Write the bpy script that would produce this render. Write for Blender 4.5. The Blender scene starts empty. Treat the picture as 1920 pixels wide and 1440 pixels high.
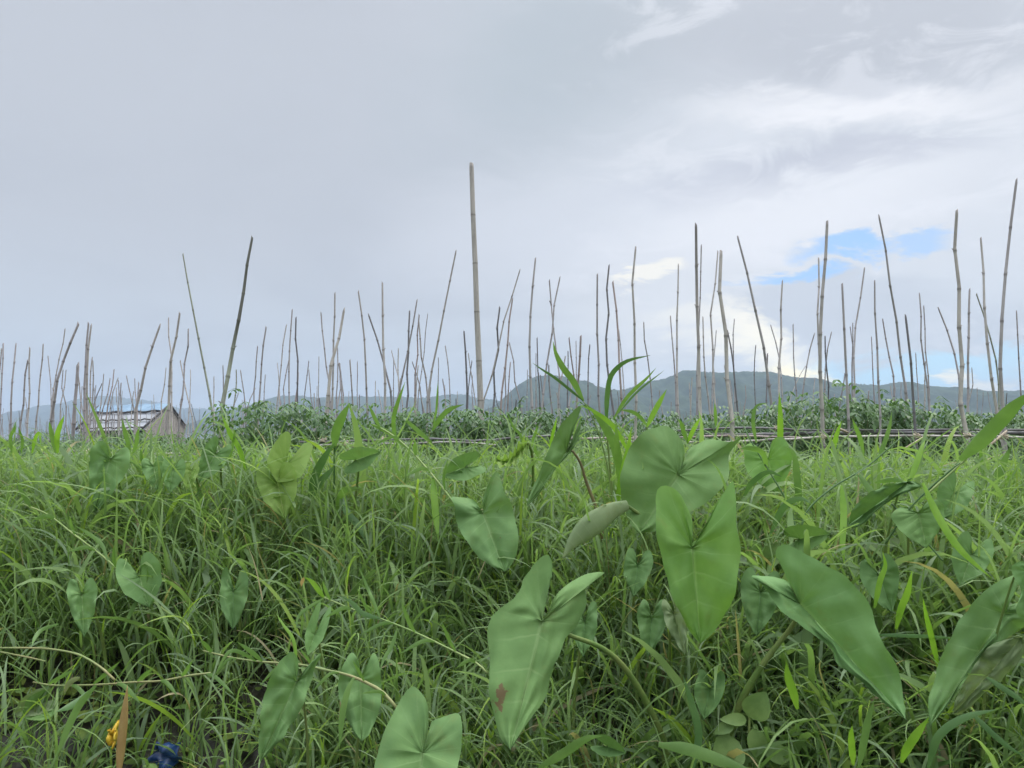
import bpy, math, random
import numpy as np
from mathutils import Vector, noise as mnoise
random.seed(7); rng = np.random.default_rng(11)
R = math.radians
scene = bpy.context.scene
col = scene.collection

# ---------------------------------------------------------------- camera
F = 1507.0
TH = math.atan(92 / F)
CAMZ = 1.0
cam_d = bpy.data.cameras.new("camera")
cam = bpy.data.objects.new("camera", cam_d); col.objects.link(cam)
cam.location = (0, 0, CAMZ)
cam.rotation_euler = (R(90) + TH, 0, 0)
cam_d.sensor_width = 36; cam_d.lens = 36 * F / 1920
cam_d.clip_start = 0.05; cam_d.clip_end = 30000
scene.camera = cam

# ---------------------------------------------------------------- exposure
scene.view_settings.view_transform = 'Standard'
scene.view_settings.look = 'None'
scene.view_settings.exposure = 0.0
scene.view_settings.gamma = 1
scene.cycles.max_bounces = 8
scene.cycles.transparent_max_bounces = 8
scene.cycles.volume_bounces = 1
scene.cycles.sample_clamp_indirect = 6

# ---------------------------------------------------------------- node helper
class NT:
    def __init__(s, tree): s.t = tree; s.n = tree.nodes; s.l = tree.links
    def new(s, typ, **kw):
        n = s.n.new(typ)
        for k, v in kw.items(): setattr(n, k, v)
        return n
    def val(s, sock, v):
        if isinstance(v, (int, float)): sock.default_value = v
        elif isinstance(v, (tuple, list)): sock.default_value = v
        else: s.l.new(v, sock)
    def m(s, op, a, b=0.0, c=None, clamp=False):
        n = s.new('ShaderNodeMath', operation=op, use_clamp=clamp)
        s.val(n.inputs[0], a); s.val(n.inputs[1], b)
        if c is not None: s.val(n.inputs[2], c)
        return n.outputs[0]
    def mix(s, f, a, b, blend='MIX'):
        n = s.new('ShaderNodeMix', data_type='RGBA', blend_type=blend)
        s.val(n.inputs[0], f)
        s.val(n.inputs[6], a if not isinstance(a, tuple) else (*a, 1)[:4])
        s.val(n.inputs[7], b if not isinstance(b, tuple) else (*b, 1)[:4])
        return n.outputs[2]
    def sstep(s, x, a, b):
        n = s.new('ShaderNodeMapRange', interpolation_type='SMOOTHSTEP')
        s.val(n.inputs[0], x); n.inputs[1].default_value = a; n.inputs[2].default_value = b
        n.inputs[3].default_value = 0; n.inputs[4].default_value = 1
        return n.outputs[0]
    def noise(s, vec, scale, detail=4, rough=0.55, dist=0.0):
        n = s.new('ShaderNodeTexNoise')
        if vec is not None: s.l.new(vec, n.inputs['Vector'])
        n.inputs['Scale'].default_value = scale; n.inputs['Detail'].default_value = detail
        n.inputs['Roughness'].default_value = rough; n.inputs['Distortion'].default_value = dist
        return n.outputs['Fac']

# ---------------------------------------------------------------- world: broken overcast sky
SUN_EL, SUN_AZ = 52, 35          # azimuth measured from +Y towards +X
world = bpy.data.worlds.new("World"); scene.world = world
world.use_nodes = True
w = NT(world.node_tree); w.n.clear()
out = w.new('ShaderNodeOutputWorld'); bg = w.new('ShaderNodeBackground')
w.l.new(bg.outputs[0], out.inputs[0])
sky = w.new('ShaderNodeTexSky', sky_type='NISHITA', sun_disc=False)
sky.sun_elevation = R(SUN_EL); sky.sun_rotation = R(SUN_AZ)
sky.air_density = 1.2; sky.dust_density = 0.6; sky.ozone_density = 2.0
tc = w.new('ShaderNodeTexCoord')
sep = w.new('ShaderNodeSeparateXYZ'); w.l.new(tc.outputs['Generated'], sep.inputs[0])
dx, dy, dz = sep.outputs
az = w.m('MULTIPLY', w.m('ARCTAN2', dx, dy), 57.2958)
el = w.m('MULTIPLY', w.m('ARCSINE', dz), 57.2958)
# cloud-layer coordinates: a real flat deck seen in perspective
cz = w.m('ADD', w.m('MAXIMUM', dz, 0.0), 0.10)
cmb = w.new('ShaderNodeCombineXYZ')
w.l.new(w.m('DIVIDE', dx, cz), cmb.inputs[0]); w.l.new(w.m('DIVIDE', dy, cz), cmb.inputs[1])
deck = cmb.outputs[0]
cmb2 = w.new('ShaderNodeCombineXYZ')
w.l.new(w.m('MULTIPLY', dx, 1.0), cmb2.inputs[0]); w.l.new(dy, cmb2.inputs[1]); w.l.new(w.m('MULTIPLY', dz, 2.6), cmb2.inputs[2])
soft = cmb2.outputs[0]
nA = w.noise(deck, 0.55, 5, 0.55, 0.6)
nB = w.noise(soft, 3.2, 6, 0.6, 0.5)
nC = w.noise(soft, 9.0, 6, 0.62, 0.8)
azw = w.m('ADD', az, w.m('MULTIPLY', w.m('SUBTRACT', nB, 0.5), 14.0))
elw = w.m('ADD', el, w.m('ADD', w.m('MULTIPLY', w.m('SUBTRACT', nC, 0.5), 5.0), w.m('MULTIPLY', w.m('SUBTRACT', nB, 0.5), 5.0)))
def blob(a0, e0, ra, re, slope=0.0, sharp=(1.0, 0.35), A=None, E=None):
    A = azw if A is None else A; E = elw if E is None else E
    a = w.m('SUBTRACT', A, a0); e = w.m('SUBTRACT', w.m('SUBTRACT', E, e0), w.m('MULTIPLY', a, slope))
    q = w.m('SQRT', w.m('ADD', w.m('POWER', w.m('ABSOLUTE', w.m('DIVIDE', a, ra)), 2.0), w.m('POWER', w.m('ABSOLUTE', w.m('DIVIDE', e, re)), 2.0)))
    n = w.new('ShaderNodeMapRange', interpolation_type='SMOOTHSTEP')
    w.l.new(q, n.inputs[0]); n.inputs[1].default_value = sharp[0]; n.inputs[2].default_value = sharp[1]
    n.inputs[3].default_value = 0; n.inputs[4].default_value = 1
    return n.outputs[0]
left_c = (0.565, 0.602, 0.668)
right_c = (0.77, 0.805, 0.865)
c = w.mix(w.sstep(az, -14, 16), left_c, right_c)
low = w.m('SUBTRACT', 1.0, w.sstep(el, 2.0, 15.0))
c = w.mix(w.m('MULTIPLY', low, 0.65), c, (0.64, 0.72, 0.80))
# grey cloud bellies
c = w.mix(w.m('MULTIPLY', w.sstep(nA, 0.40, 0.66), 0.40), c, (0.49, 0.53, 0.60))
c = w.mix(w.m('MULTIPLY', blob(4, 26, 13, 9, 0.2, (1.3, 0.1)), 0.75), c, (0.48, 0.545, 0.60))
c = w.mix(w.m('MULTIPLY', blob(25, 25.5, 22, 5.5, -0.05, (1.25, 0.2)), 0.75), c, (0.52, 0.55, 0.61))
c = w.mix(w.m('MULTIPLY', blob(15.5, 17.0, 10, 1.9, 0.12, (1.3, 0.2)), 0.75), c, (0.56, 0.59, 0.68))
c = w.mix(w.m('MULTIPLY', blob(24, 17.8, 8, 1.1, -0.02, (1.3, 0.2)), 0.75), c, (0.56, 0.59, 0.68))
# brighter, thinner cloud
c = w.mix(w.m('MULTIPLY', blob(24, 21.0, 12, 1.6, -0.05, (1.3, 0.2)), 0.9), c, (0.95, 0.96, 1.0))
c = w.mix(w.m('MULTIPLY', blob(19, 14.5, 13, 3.0, 0.1, (1.4, 0.2)), 0.85), c, (0.90, 0.92, 0.975))
c = w.mix(w.m('MULTIPLY', blob(3, 15, 13, 4.5, 0.2, (1.4, 0.2)), 0.45), c, (0.78, 0.82, 0.90))
c = w.mix(w.m('MULTIPLY', w.sstep(nC, 0.50, 0.68), w.m('MULTIPLY', w.sstep(az, -2, 12), 0.42)), c, (0.90, 0.92, 0.98))
c = w.mix(w.m('MULTIPLY', blob(13, 7.5, 9, 4.5, 0, (1.4, 0.1)), 0.6), c, (0.88, 0.90, 0.93))
c = w.mix(w.m('MULTIPLY', blob(11.0, 11.4, 2.0, 0.9), 0.9), c, (1.05, 1.02, 0.93))
# holes to the blue
skyc = w.new('ShaderNodeVectorMath', operation='MULTIPLY'); w.l.new(sky.outputs[0], skyc.inputs[0]); skyc.inputs[1].default_value = (0.115, 0.135, 0.165)
hole = w.m('MAXIMUM', blob(23.5, 12.2, 4.2, 0.95, 0.03, (1.25, 0.3)), blob(19.0, 10.2, 4.2, 0.75, 0.0, (1.25, 0.3)))
hole = w.m('MAXIMUM', hole, w.m('MULTIPLY', blob(28.5, 12.6, 2.2, 0.9, 0, (1.2, 0.3)), 0.7))
c = w.mix(w.m('MULTIPLY', blob(21, 8.4, 8.0, 2.2, 0.02, (1.25, 0.5)), 0.8), c, (0.62, 0.67, 0.75))
c = w.mix(hole, c, (0.36, 0.60, 0.95))
c = w.mix(w.m('MULTIPLY', hole, 0.25), c, skyc.outputs[0])
c = w.mix(w.m('MULTIPLY', blob(27.5, 4.2, 9, 1.2, 0.0, (1.2, 0.3)), 0.9), c, (0.55, 0.90, 1.12))
# the warm gap under the cloud
c = w.mix(w.m('MULTIPLY', blob(18.5, 5.2, 7.0, 1.7, -0.40, (1.4, 0.1)), 0.9), c, (1.30, 1.22, 1.0))
c = w.mix(w.m('MULTIPLY', blob(20.8, 3.7, 4.0, 1.0, -0.1, (1.3, 0.3)), 1.0), c, (1.6, 1.42, 0.9))
c = w.mix(w.m('MULTIPLY', blob(28, 3.0, 6.5, 0.7, 0.0, (1.3, 0.3)), 0.85), c, (1.3, 1.24, 1.0))
# overcast skies are brightest overhead
up = w.m('ADD', 1.0, w.m('MULTIPLY', w.sstep(el, 33, 62), 4.2))
sc_ = w.new('ShaderNodeVectorMath', operation='SCALE'); w.l.new(c, sc_.inputs[0])
w.l.new(w.m('MULTIPLY', up, 10.0), sc_.inputs['Scale'])
w.l.new(sc_.outputs[0], bg.inputs[0]); bg.inputs[1].default_value = 0.1
world.cycles.sampling_method = 'MANUAL'; world.cycles.sample_map_resolution = 1024

# ---------------------------------------------------------------- sun behind the cloud
sun_d = bpy.data.lights.new("sun", 'SUN'); sun_d.energy = 1.5; sun_d.angle = R(25); sun_d.color = (1.0, 0.96, 0.88)
sun = bpy.data.objects.new("sun", sun_d); col.objects.link(sun)
sd = Vector((math.sin(R(SUN_AZ)) * math.cos(R(SUN_EL)), math.cos(R(SUN_AZ)) * math.cos(R(SUN_EL)), math.sin(R(SUN_EL))))
sun.rotation_euler = (-sd).to_track_quat('-Z', 'Y').to_euler()

# ---------------------------------------------------------------- geometry helpers
def P(px, py, d):
    """world point seen at photo pixel (px,py), standing d metres ahead"""
    x = (px - 960) / F; yv = (720 - py) / F
    dy_ = math.cos(TH) - yv * math.sin(TH); dz_ = math.sin(TH) + yv * math.cos(TH)
    k = d / dy_
    return Vector((x * k, d, CAMZ + dz_ * k))
def edge_y(x):
    return 2.25 if x < -0.35 else (1.72 if x > 0.5 else 2.25 - 0.53 * (x + 0.35) / 0.85)
def gz(x, y):
    e = edge_y(x)
    t = min(1, max(0, (y - e + 0.35) / 1.35)); t = t * t * (3 - 2 * t)
    return -0.10 + 0.47 * t
def mesh_obj(name, verts, faces, mat, parent=None, smooth=True, uvs=None, attr=None):
    me = bpy.data.meshes.new(name)
    me.from_pydata([tuple(v) for v in verts], [], faces)
    if smooth: me.polygons.foreach_set('use_smooth', [True] * len(me.polygons))
    if uvs is not None:
        uvl = me.uv_layers.new(name='UVMap')
        li = np.empty(len(me.loops), dtype=np.int32); me.loops.foreach_get('vertex_index', li)
        uvl.data.foreach_set('uv', np.asarray(uvs, dtype=np.float32)[li].ravel())
    if attr is not None:
        a = me.attributes.new('nd', 'FLOAT', 'POINT'); a.data.foreach_set('value', np.asarray(attr, dtype=np.float32))
    me.materials.append(mat); me.update()
    o = bpy.data.objects.new(name, me); col.objects.link(o)
    if parent: o.parent = parent; o.matrix_parent_inverse = parent.matrix_world.inverted() if False else o.matrix_parent_inverse
    return o
def tag(o, label=None, cat=None, group=None, kind=None):
    if label: o['label'] = label
    if cat: o['category'] = cat
    if group: o['group'] = group
    if kind: o['kind'] = kind
    return o
def empty(name, loc, label=None, cat=None, group=None):
    o = bpy.data.objects.new(name, None); col.objects.link(o); o.location = loc; o.empty_display_size = 0.05; o['kind'] = 'thing'
    return tag(o, label, cat, group)
def local(parent, verts):
    l = parent.location
    return [(v[0] - l[0], v[1] - l[1], v[2] - l[2]) for v in verts]
def catmull(pts, n):
    pts = [np.array(p, float) for p in pts]
    if len(pts) == 2: return [pts[0] + (pts[1] - pts[0]) * i / (n - 1) for i in range(n)]
    ext = [2 * pts[0] - pts[1]] + pts + [2 * pts[-1] - pts[-2]]
    dense = []
    for i in range(1, len(ext) - 2):
        for k in range(12):
            t = k / 12
            a, b, c_, d_ = ext[i - 1], ext[i], ext[i + 1], ext[i + 2]
            dense.append(0.5 * (2 * b + (c_ - a) * t + (2 * a - 5 * b + 4 * c_ - d_) * t * t + (-a + 3 * b - 3 * c_ + d_) * t ** 3))
    dense.append(pts[-1]); D = np.array(dense)
    s = np.concatenate([[0], np.cumsum(np.linalg.norm(np.diff(D, axis=0), axis=1))])
    q = np.linspace(0, s[-1], n)
    return [np.array([np.interp(v, s, D[:, j]) for j in range(D.shape[1])]) for v in q]
def tube(verts, faces, path, radii, sides=8, attr=None, nd=None, cap=True):
    base = len(verts); n = len(path)
    path = [Vector(p) for p in path]
    up_ = Vector((0.31, 0.93, 0.12))
    for i, p in enumerate(path):
        t = (path[min(i + 1, n - 1)] - path[max(i - 1, 0)])
        t = t.normalized() if t.length > 1e-9 else Vector((0, 0, 1))
        s = t.cross(up_)
        if s.length < 1e-3: s = t.cross(Vector((1, 0, 0)))
        s.normalize(); q = t.cross(s)
        for k in range(sides):
            a = 2 * math.pi * k / sides
            verts.append(p + (s * math.cos(a) + q * math.sin(a)) * radii[i])
            if attr is not None: attr.append(nd[i] if nd else 0)
    for i in range(n - 1):
        for k in range(sides):
            k2 = (k + 1) % sides
            faces.append((base + i * sides + k, base + i * sides + k2, base + (i + 1) * sides + k2, base + (i + 1) * sides + k))
    if cap:
        faces.append(tuple(base + k for k in range(sides))[::-1])
        faces.append(tuple(base + (n - 1) * sides + k for k in range(sides)))

# ---------------------------------------------------------------- materials
def new_mat(name):
    m = bpy.data.materials.new(name); m.use_nodes = True
    nt = NT(m.node_tree); nt.n.clear()
    o = nt.new('ShaderNodeOutputMaterial')
    return m, nt, o
def leafy(name, colour_fn, rough=0.45, trans=0.3, spec=0.5, tint=(1.15, 1.25, 0.65), bump=None):
    m, nt, o = new_mat(name)
    b = nt.new('ShaderNodeBsdfPrincipled'); tr = nt.new('ShaderNodeBsdfTranslucent'); mx = nt.new('ShaderNodeMixShader')
    cc = colour_fn(nt)
    nt.val(b.inputs['Base Color'], cc); b.inputs['Roughness'].default_value = rough; b.inputs['Specular IOR Level'].default_value = spec
    nt.val(tr.inputs[0], nt.mix(1.0, cc, tint, 'MULTIPLY'))
    mx.inputs[0].default_value = trans
    nt.l.new(b.outputs[0], mx.inputs[1]); nt.l.new(tr.outputs[0], mx.inputs[2]); nt.l.new(mx.outputs[0], o.inputs[0])
    if bump: bump(nt, b)
    return m
def attr_col(nt):
    a = nt.new('ShaderNodeAttribute', attribute_name='tint'); return a.outputs['Color']
M_grass = leafy('grass_blades', attr_col, 0.52, 0.45, 0.32)
def taro_material(name, base, light, vein, sheen=0.5, trans=0.28, rough=0.5, blotch=(0.20, 0.22, 0.06), bl_amt=0.25):
    def cf(nt):
        uv = nt.new('ShaderNodeUVMap'); sp = nt.new('ShaderNodeSeparateXYZ'); nt.l.new(uv.outputs[0], sp.inputs[0])
        u, v = sp.outputs[0], sp.outputs[1]
        tcn = nt.new('ShaderNodeTexCoord')
        n1 = nt.noise(tcn.outputs['Object'], 9, 4); n2 = nt.noise(tcn.outputs['Object'], 45, 3)
        c_ = nt.mix(nt.sstep(n1, 0.35, 0.68), base, light)
        c_ = nt.mix(nt.m('MULTIPLY', nt.sstep(n2, 0.45, 0.75), 0.25), c_, light)
        c_ = nt.mix(nt.m('MULTIPLY', nt.sstep(nt.noise(tcn.outputs['Object'], 16, 5, 0.7), 0.54, 0.72), bl_amt), c_, blotch)
        uu = nt.m('ADD', nt.m('MULTIPLY', u, 9.0), nt.m('MULTIPLY', nt.m('SUBTRACT', n1, 0.5), 0.5))
        fr = nt.m('ABSOLUTE', nt.m('SUBTRACT', nt.m('FRACT', uu), 0.5))
        lat = nt.m('SUBTRACT', 1.0, nt.sstep(fr, 0.012, 0.055))
        lat = nt.m('MULTIPLY', lat, nt.m('SUBTRACT', 1.0, nt.m('MULTIPLY', v, 0.85)))
        mid = nt.m('SUBTRACT', 1.0, nt.sstep(v, 0.02, 0.075))
        mid = nt.m('MULTIPLY', mid, nt.sstep(u, 0.25, 0.45))
        c_ = nt.mix(nt.m('MULTIPLY', lat, nt.m('MULTIPLY', nt.sstep(nt.noise(tcn.outputs['Object'], 12, 3), 0.2, 0.6), 0.42)), c_, vein)
        c_ = nt.mix(nt.m('MULTIPLY', mid, 0.5), c_, vein)
        dm = nt.new('ShaderNodeAttribute', attribute_name='nd')
        c_ = nt.mix(nt.sstep(nt.m('ADD', dm.outputs['Fac'], nt.m('MULTIPLY', nt.m('SUBTRACT', nt.noise(tcn.outputs['Object'], 70, 3), 0.5), 2.0)), 0.45, 0.62), c_, (0.17, 0.125, 0.06))
        return c_
    def bp(nt, b):
        uv = nt.new('ShaderNodeUVMap'); sp = nt.new('ShaderNodeSeparateXYZ'); nt.l.new(uv.outputs[0], sp.inputs[0])
        fr = nt.m('ABSOLUTE', nt.m('SUBTRACT', nt.m('FRACT', nt.m('MULTIPLY', sp.outputs[0], 9.0)), 0.5))
        tcn = nt.new('ShaderNodeTexCoord')
        h = nt.m('ADD', nt.m('MULTIPLY', nt.m('POWER', fr, 0.6), nt.m('SUBTRACT', 1.05, sp.outputs[1])), nt.m('MULTIPLY', nt.noise(tcn.outputs['Object'], 30, 3), 0.7))
        bu = nt.new('ShaderNodeBump'); bu.inputs['Strength'].default_value = 0.35; bu.inputs['Distance'].default_value = 0.005
        nt.l.new(h, bu.inputs['Height']); nt.l.new(bu.outputs[0], b.inputs['Normal'])
        b.inputs['Sheen Weight'].default_value = sheen * 0.08; b.inputs['Sheen Roughness'].default_value = 0.4
        b.inputs['Sheen Tint'].default_value = (0.75, 0.95, 0.85, 1)
    return leafy(name, cf, 0.68, trans, 0.22, bump=bp)
M_taro = {
    'mid': taro_material('taro_mid', (0.130, 0.240, 0.080), (0.170, 0.295, 0.100), (0.27, 0.39, 0.17)),
    'grey': taro_material('taro_glaucous', (0.130, 0.235, 0.072), (0.165, 0.285, 0.090), (0.24, 0.35, 0.14), sheen=0.9, trans=0.2),
    'bright': taro_material('taro_bright', (0.145, 0.285, 0.065), (0.190, 0.345, 0.080), (0.30, 0.45, 0.17), trans=0.38),
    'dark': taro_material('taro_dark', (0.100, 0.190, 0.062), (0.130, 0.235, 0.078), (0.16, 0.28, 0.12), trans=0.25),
    'teal': taro_material('taro_bluish', (0.150, 0.285, 0.095), (0.185, 0.335, 0.115), (0.25, 0.39, 0.16), sheen=1.0, trans=0.2),
    'yellow': taro_material('taro_yellowing', (0.19, 0.30, 0.070), (0.25, 0.37, 0.095), (0.42, 0.50, 0.20), trans=0.35, blotch=(0.36, 0.36, 0.10)),
    'pale': taro_material('taro_underside', (0.20, 0.27, 0.13), (0.25, 0.32, 0.16), (0.33, 0.38, 0.22), trans=0.3),
}
def simple_mat(name, c1, c2, scale=20, rough=0.7, stretch=None, spec=0.3, trans=0.0, bump=0.0, detail=5, lo=0.35, hi=0.65):
    def cf(nt):
        tcn = nt.new('ShaderNodeTexCoord'); vec = tcn.outputs['Object']
        if stretch:
            mp = nt.new('ShaderNodeMapping'); mp.inputs['Scale'].default_value = stretch; nt.l.new(vec, mp.inputs[0]); vec = mp.outputs[0]
        return nt.mix(nt.sstep(nt.noise(vec, scale, detail), lo, hi), c1, c2)
    def bp(nt, b):
        if not bump: return
        tcn = nt.new('ShaderNodeTexCoord'); bu = nt.new('ShaderNodeBump'); bu.inputs['Strength'].default_value = bump
        bu.inputs['Distance'].default_value = 0.02
        nt.l.new(nt.noise(tcn.outputs['Object'], scale * 1.5, 6), bu.inputs['Height']); nt.l.new(bu.outputs[0], b.inputs['Normal'])
    return leafy(name, cf, rough, trans, spec, bump=bp)
M_stalk = simple_mat('taro_stalk', (0.13, 0.22, 0.05), (0.22, 0.27, 0.08), 14, 0.45, trans=0.08)
M_stalk_r = simple_mat('taro_stalk_reddish', (0.20, 0.16, 0.08), (0.26, 0.22, 0.10), 14, 0.5, trans=0.05)
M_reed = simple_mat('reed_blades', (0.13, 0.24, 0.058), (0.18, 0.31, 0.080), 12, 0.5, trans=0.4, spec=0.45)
M_reed_d = simple_mat('reed_blades_dark', (0.085, 0.18, 0.055), (0.12, 0.225, 0.075), 12, 0.42, trans=0.3, spec=0.5)  # deeper green tone for some of the blades and stems
M_reed_b = simple_mat('reed_blades_lime', (0.19, 0.36, 0.04), (0.25, 0.43, 0.06), 12, 0.42, trans=0.45, spec=0.4)
M_runner = simple_mat('runner_stem', (0.20, 0.30, 0.085), (0.30, 0.37, 0.13), 10, 0.5, trans=0.05)
M_runner_t = simple_mat('runner_stem_tan', (0.22, 0.28, 0.10), (0.30, 0.28, 0.12), 10, 0.55, trans=0.05)
M_dead = simple_mat('withered_blade', (0.42, 0.27, 0.10), (0.50, 0.36, 0.14), 18, 0.6, trans=0.2)
M_deadleaf = simple_mat('withered_taro', (0.17, 0.19, 0.13), (0.27, 0.25, 0.16), 12, 0.75, trans=0.15)
M_tomato = simple_mat('tomato_leaves', (0.065, 0.130, 0.050), (0.115, 0.200, 0.075), 7, 0.5, trans=0.25, spec=0.4)
M_tomato_b = simple_mat('tomato_leaves_light', (0.08, 0.155, 0.055), (0.12, 0.21, 0.075), 7, 0.5, trans=0.3, spec=0.4)
M_tstem = simple_mat('tomato_stem', (0.10, 0.15, 0.05), (0.14, 0.18, 0.07), 10, 0.6)
M_mud = simple_mat('wet_mud', (0.020, 0.018, 0.012), (0.055, 0.048, 0.028), 14, 0.45, bump=0.6, spec=0.5)
M_soil = M_mud
M_fruit = simple_mat('green_tomato_skin', (0.25, 0.33, 0.10), (0.32, 0.38, 0.13), 6, 0.3, spec=0.5)
M_forest = simple_mat('forested_slope', (0.022, 0.036, 0.018), (0.045, 0.065, 0.030), 0.02, 0.95, spec=0.0, detail=10)
M_weedleaf = simple_mat('weed_leaves', (0.13, 0.22, 0.06), (0.20, 0.30, 0.09), 20, 0.45, trans=0.25)
M_float = simple_mat('floating_weed_leaf', (0.10, 0.16, 0.04), (0.28, 0.36, 0.08), 9, 0.5, trans=0.2)
M_yellow = simple_mat('yellow_plastic', (0.62, 0.36, 0.03), (0.70, 0.50, 0.06), 30, 0.4)
M_blue = simple_mat('blue_plastic', (0.008, 0.030, 0.11), (0.015, 0.055, 0.17), 25, 0.35, spec=0.6)
# bamboo: colour from the object's own colour, darker nodes from the mesh
def bamboo_mat():
    m, nt, o = new_mat('weathered_bamboo')
    b = nt.new('ShaderNodeBsdfPrincipled'); oi = nt.new('ShaderNodeObjectInfo'); at = nt.new('ShaderNodeAttribute', attribute_name='nd')
    tcn = nt.new('ShaderNodeTexCoord'); mp = nt.new('ShaderNodeMapping'); mp.inputs['Scale'].default_value = (60, 60, 5)
    nt.l.new(tcn.outputs['Object'], mp.inputs[0])
    n1 = nt.noise(mp.outputs[0], 1.0, 6, 0.65); n2 = nt.noise(tcn.outputs['Object'], 5, 5, 0.7); n3 = nt.noise(tcn.outputs['Object'], 60, 4, 0.6)
    c_ = nt.mix(nt.m('MULTIPLY', nt.sstep(n1, 0.40, 0.68), 0.40), oi.outputs['Color'], (0.13, 0.12, 0.11))
    c_ = nt.mix(nt.m('MULTIPLY', nt.sstep(n2, 0.52, 0.72), 0.45), c_, (0.15, 0.14, 0.13))
    c_ = nt.mix(nt.m('MULTIPLY', nt.sstep(n3, 0.58, 0.70), 0.35), c_, (0.09, 0.085, 0.08))
    c_ = nt.mix(nt.m('MULTIPLY', at.outputs['Fac'], 0.75), c_, (0.075, 0.068, 0.062))
    nt.l.new(c_, b.inputs['Base Color']); b.inputs['Roughness'].default_value = 0.62; b.inputs['Specular IOR Level'].default_value = 0.35
    bu = nt.new('ShaderNodeBump'); bu.inputs['Strength'].default_value = 0.4; bu.inputs['Distance'].default_value = 0.002
    nt.l.new(n1, bu.inputs['Height']); nt.l.new(bu.outputs[0], b.inputs['Normal'])
    nt.l.new(b.outputs[0], o.inputs[0]); return m
M_bamboo = bamboo_mat()
TONES = {'pale': (0.50, 0.455, 0.42), 'grey': (0.42, 0.385, 0.375), 'dark': (0.20, 0.19, 0.195), 'red': (0.45, 0.36, 0.33),
         'green': (0.34, 0.36, 0.27), 'straw': (0.52, 0.475, 0.42)}

# ---------------------------------------------------------------- ground, water, hills
def build_ground():
    xs = np.concatenate([np.arange(-60, -9, 6), np.arange(-9, 9, 0.14), np.arange(9, 61, 6)])
    ys = np.concatenate([np.arange(1.2, 7, 0.10), np.arange(7, 20, 1.0), np.arange(20, 95, 5)])
    V = []; Fc = []
    for y in ys:
        for x in xs:
            z = gz(x, y) if y < 6 else gz(0, 6)
            if abs(x) < 10 and y < 8:
                z += 0.03 * math.sin(x * 7.1 + y * 3) * math.sin(y * 9.7 - x * 2) + random.uniform(-.012, .012)
            if y > 70: z -= (y - 70) * 0.03
            V.append((x, y, z))
    nx = len(xs)
    for j in range(len(ys) - 1):
        for i in range(nx - 1):
            a = j * nx + i; Fc.append((a, a + 1, a + nx + 1, a + nx))
    tag(mesh_obj('ground', V, Fc, M_mud), kind='structure')
    m, nt, o = new_mat('lake_water'); b = nt.new('ShaderNodeBsdfPrincipled')
    b.inputs['Base Color'].default_value = (0.018, 0.022, 0.012, 1); b.inputs['Roughness'].default_value = 0.08
    bu = nt.new('ShaderNodeBump'); bu.inputs['Strength'].default_value = 0.25; bu.inputs['Distance'].default_value = 0.02
    t_ = nt.new('ShaderNodeTexCoord'); nt.l.new(nt.noise(t_.outputs['Object'], 6, 3), bu.inputs['Height']); nt.l.new(bu.outputs[0], b.inputs['Normal'])
    nt.l.new(b.outputs[0], o.inputs[0])
    tag(mesh_obj('lake_water', [(-6400, -190, 0), (6400, -190, 0), (6400, 6400, 0), (-6400, 6400, 0)], [(0, 1, 2, 3)], m), kind='structure')
build_ground()

def hills(name, ridge, d, back, front, amp, label, seed):
    r = random.Random(seed)
    xs0 = [p[0] for p in ridge]; ys0 = [p[1] for p in ridge]
    n = int((xs0[-1] - xs0[0]) / 3)
    X = np.linspace(xs0[0], xs0[-1], n)
    Y = np.interp(X, xs0, ys0)
    k = np.ones(9) / 9; Y = np.convolve(np.pad(Y, 4, 'edge'), k, 'valid')
    ph = [r.uniform(0, 6.28) for _ in range(12)]
    V = []; Fc = []; rows = 34
    for j in range(rows):
        s = j / (rows - 8)           # 0 foot .. 1 ridge .. back
        for i in range(n):
            rp = P(X[i], Y[i], d)
            hgt = rp.z
            if s <= 1:
                yy = d - front * (1 - s); prof = s ** 0.85
            else:
                yy = d + back * (s - 1) * 3; prof = max(0.0, 1 - (s - 1) * 3)
            wob = (math.sin(X[i] / 31 + ph[0] + s * 3) + 0.6 * math.sin(X[i] / 13 + ph[1] - s * 5) + 0.4 * math.sin(X[i] / 6.1 + ph[2] + s * 9))
            z = hgt * prof + wob * amp * hgt * s * max(0, 1 - s) * 1.6
            if 0.9 < s <= 1.05: z += r.uniform(-1, 1) * 0.0019 * d * 0.45
            else: z += r.uniform(-1, 1) * 0.0012 * d * (0.3 + s * .4)
            x_ = rp.x * (yy / d) ** 0.25
            V.append((x_, yy, z if s > 0 else -0.5))
    for j in range(rows - 1):
        for i in range(n - 1):
            a = j * n + i; Fc.append((a, a + 1, a + n + 1, a + n))
    tag(mesh_obj(name, V, Fc, M_forest), label, None, None, 'structure')
hills('hills_near', [(700, 812), (800, 806), (860, 792), (900, 775), (930, 760), (950, 741), (975, 718), (1000, 707), (1030, 702), (1060, 706), (1085, 712), (1110, 721), (1135, 729), (1171, 731),
      (1202, 719), (1224, 712), (1247, 712), (1275, 696), (1290, 693), (1320, 697), (1345, 699), (1400, 696), (1450, 698), (1490, 709), (1530, 721), (1560, 726), (1600, 719), (1650, 723),
      (1690, 715), (1710, 716), (1750, 727), (1790, 730), (1850, 734), (1920, 732), (2050, 728), (2300, 745), (2700, 760)], 2500, 500, 900, 0.22, None, 3)
hills('hills_middle', [(380, 811), (440, 797), (475, 768), (504, 747), (522, 742), (562, 741), (592, 746), (654, 743), (749, 744), (796, 746), (830, 741), (867, 738), (890, 745), (940, 752), (1100, 770), (1300, 790)], 3900, 500, 1200, 0.2, None, 5)
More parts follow.
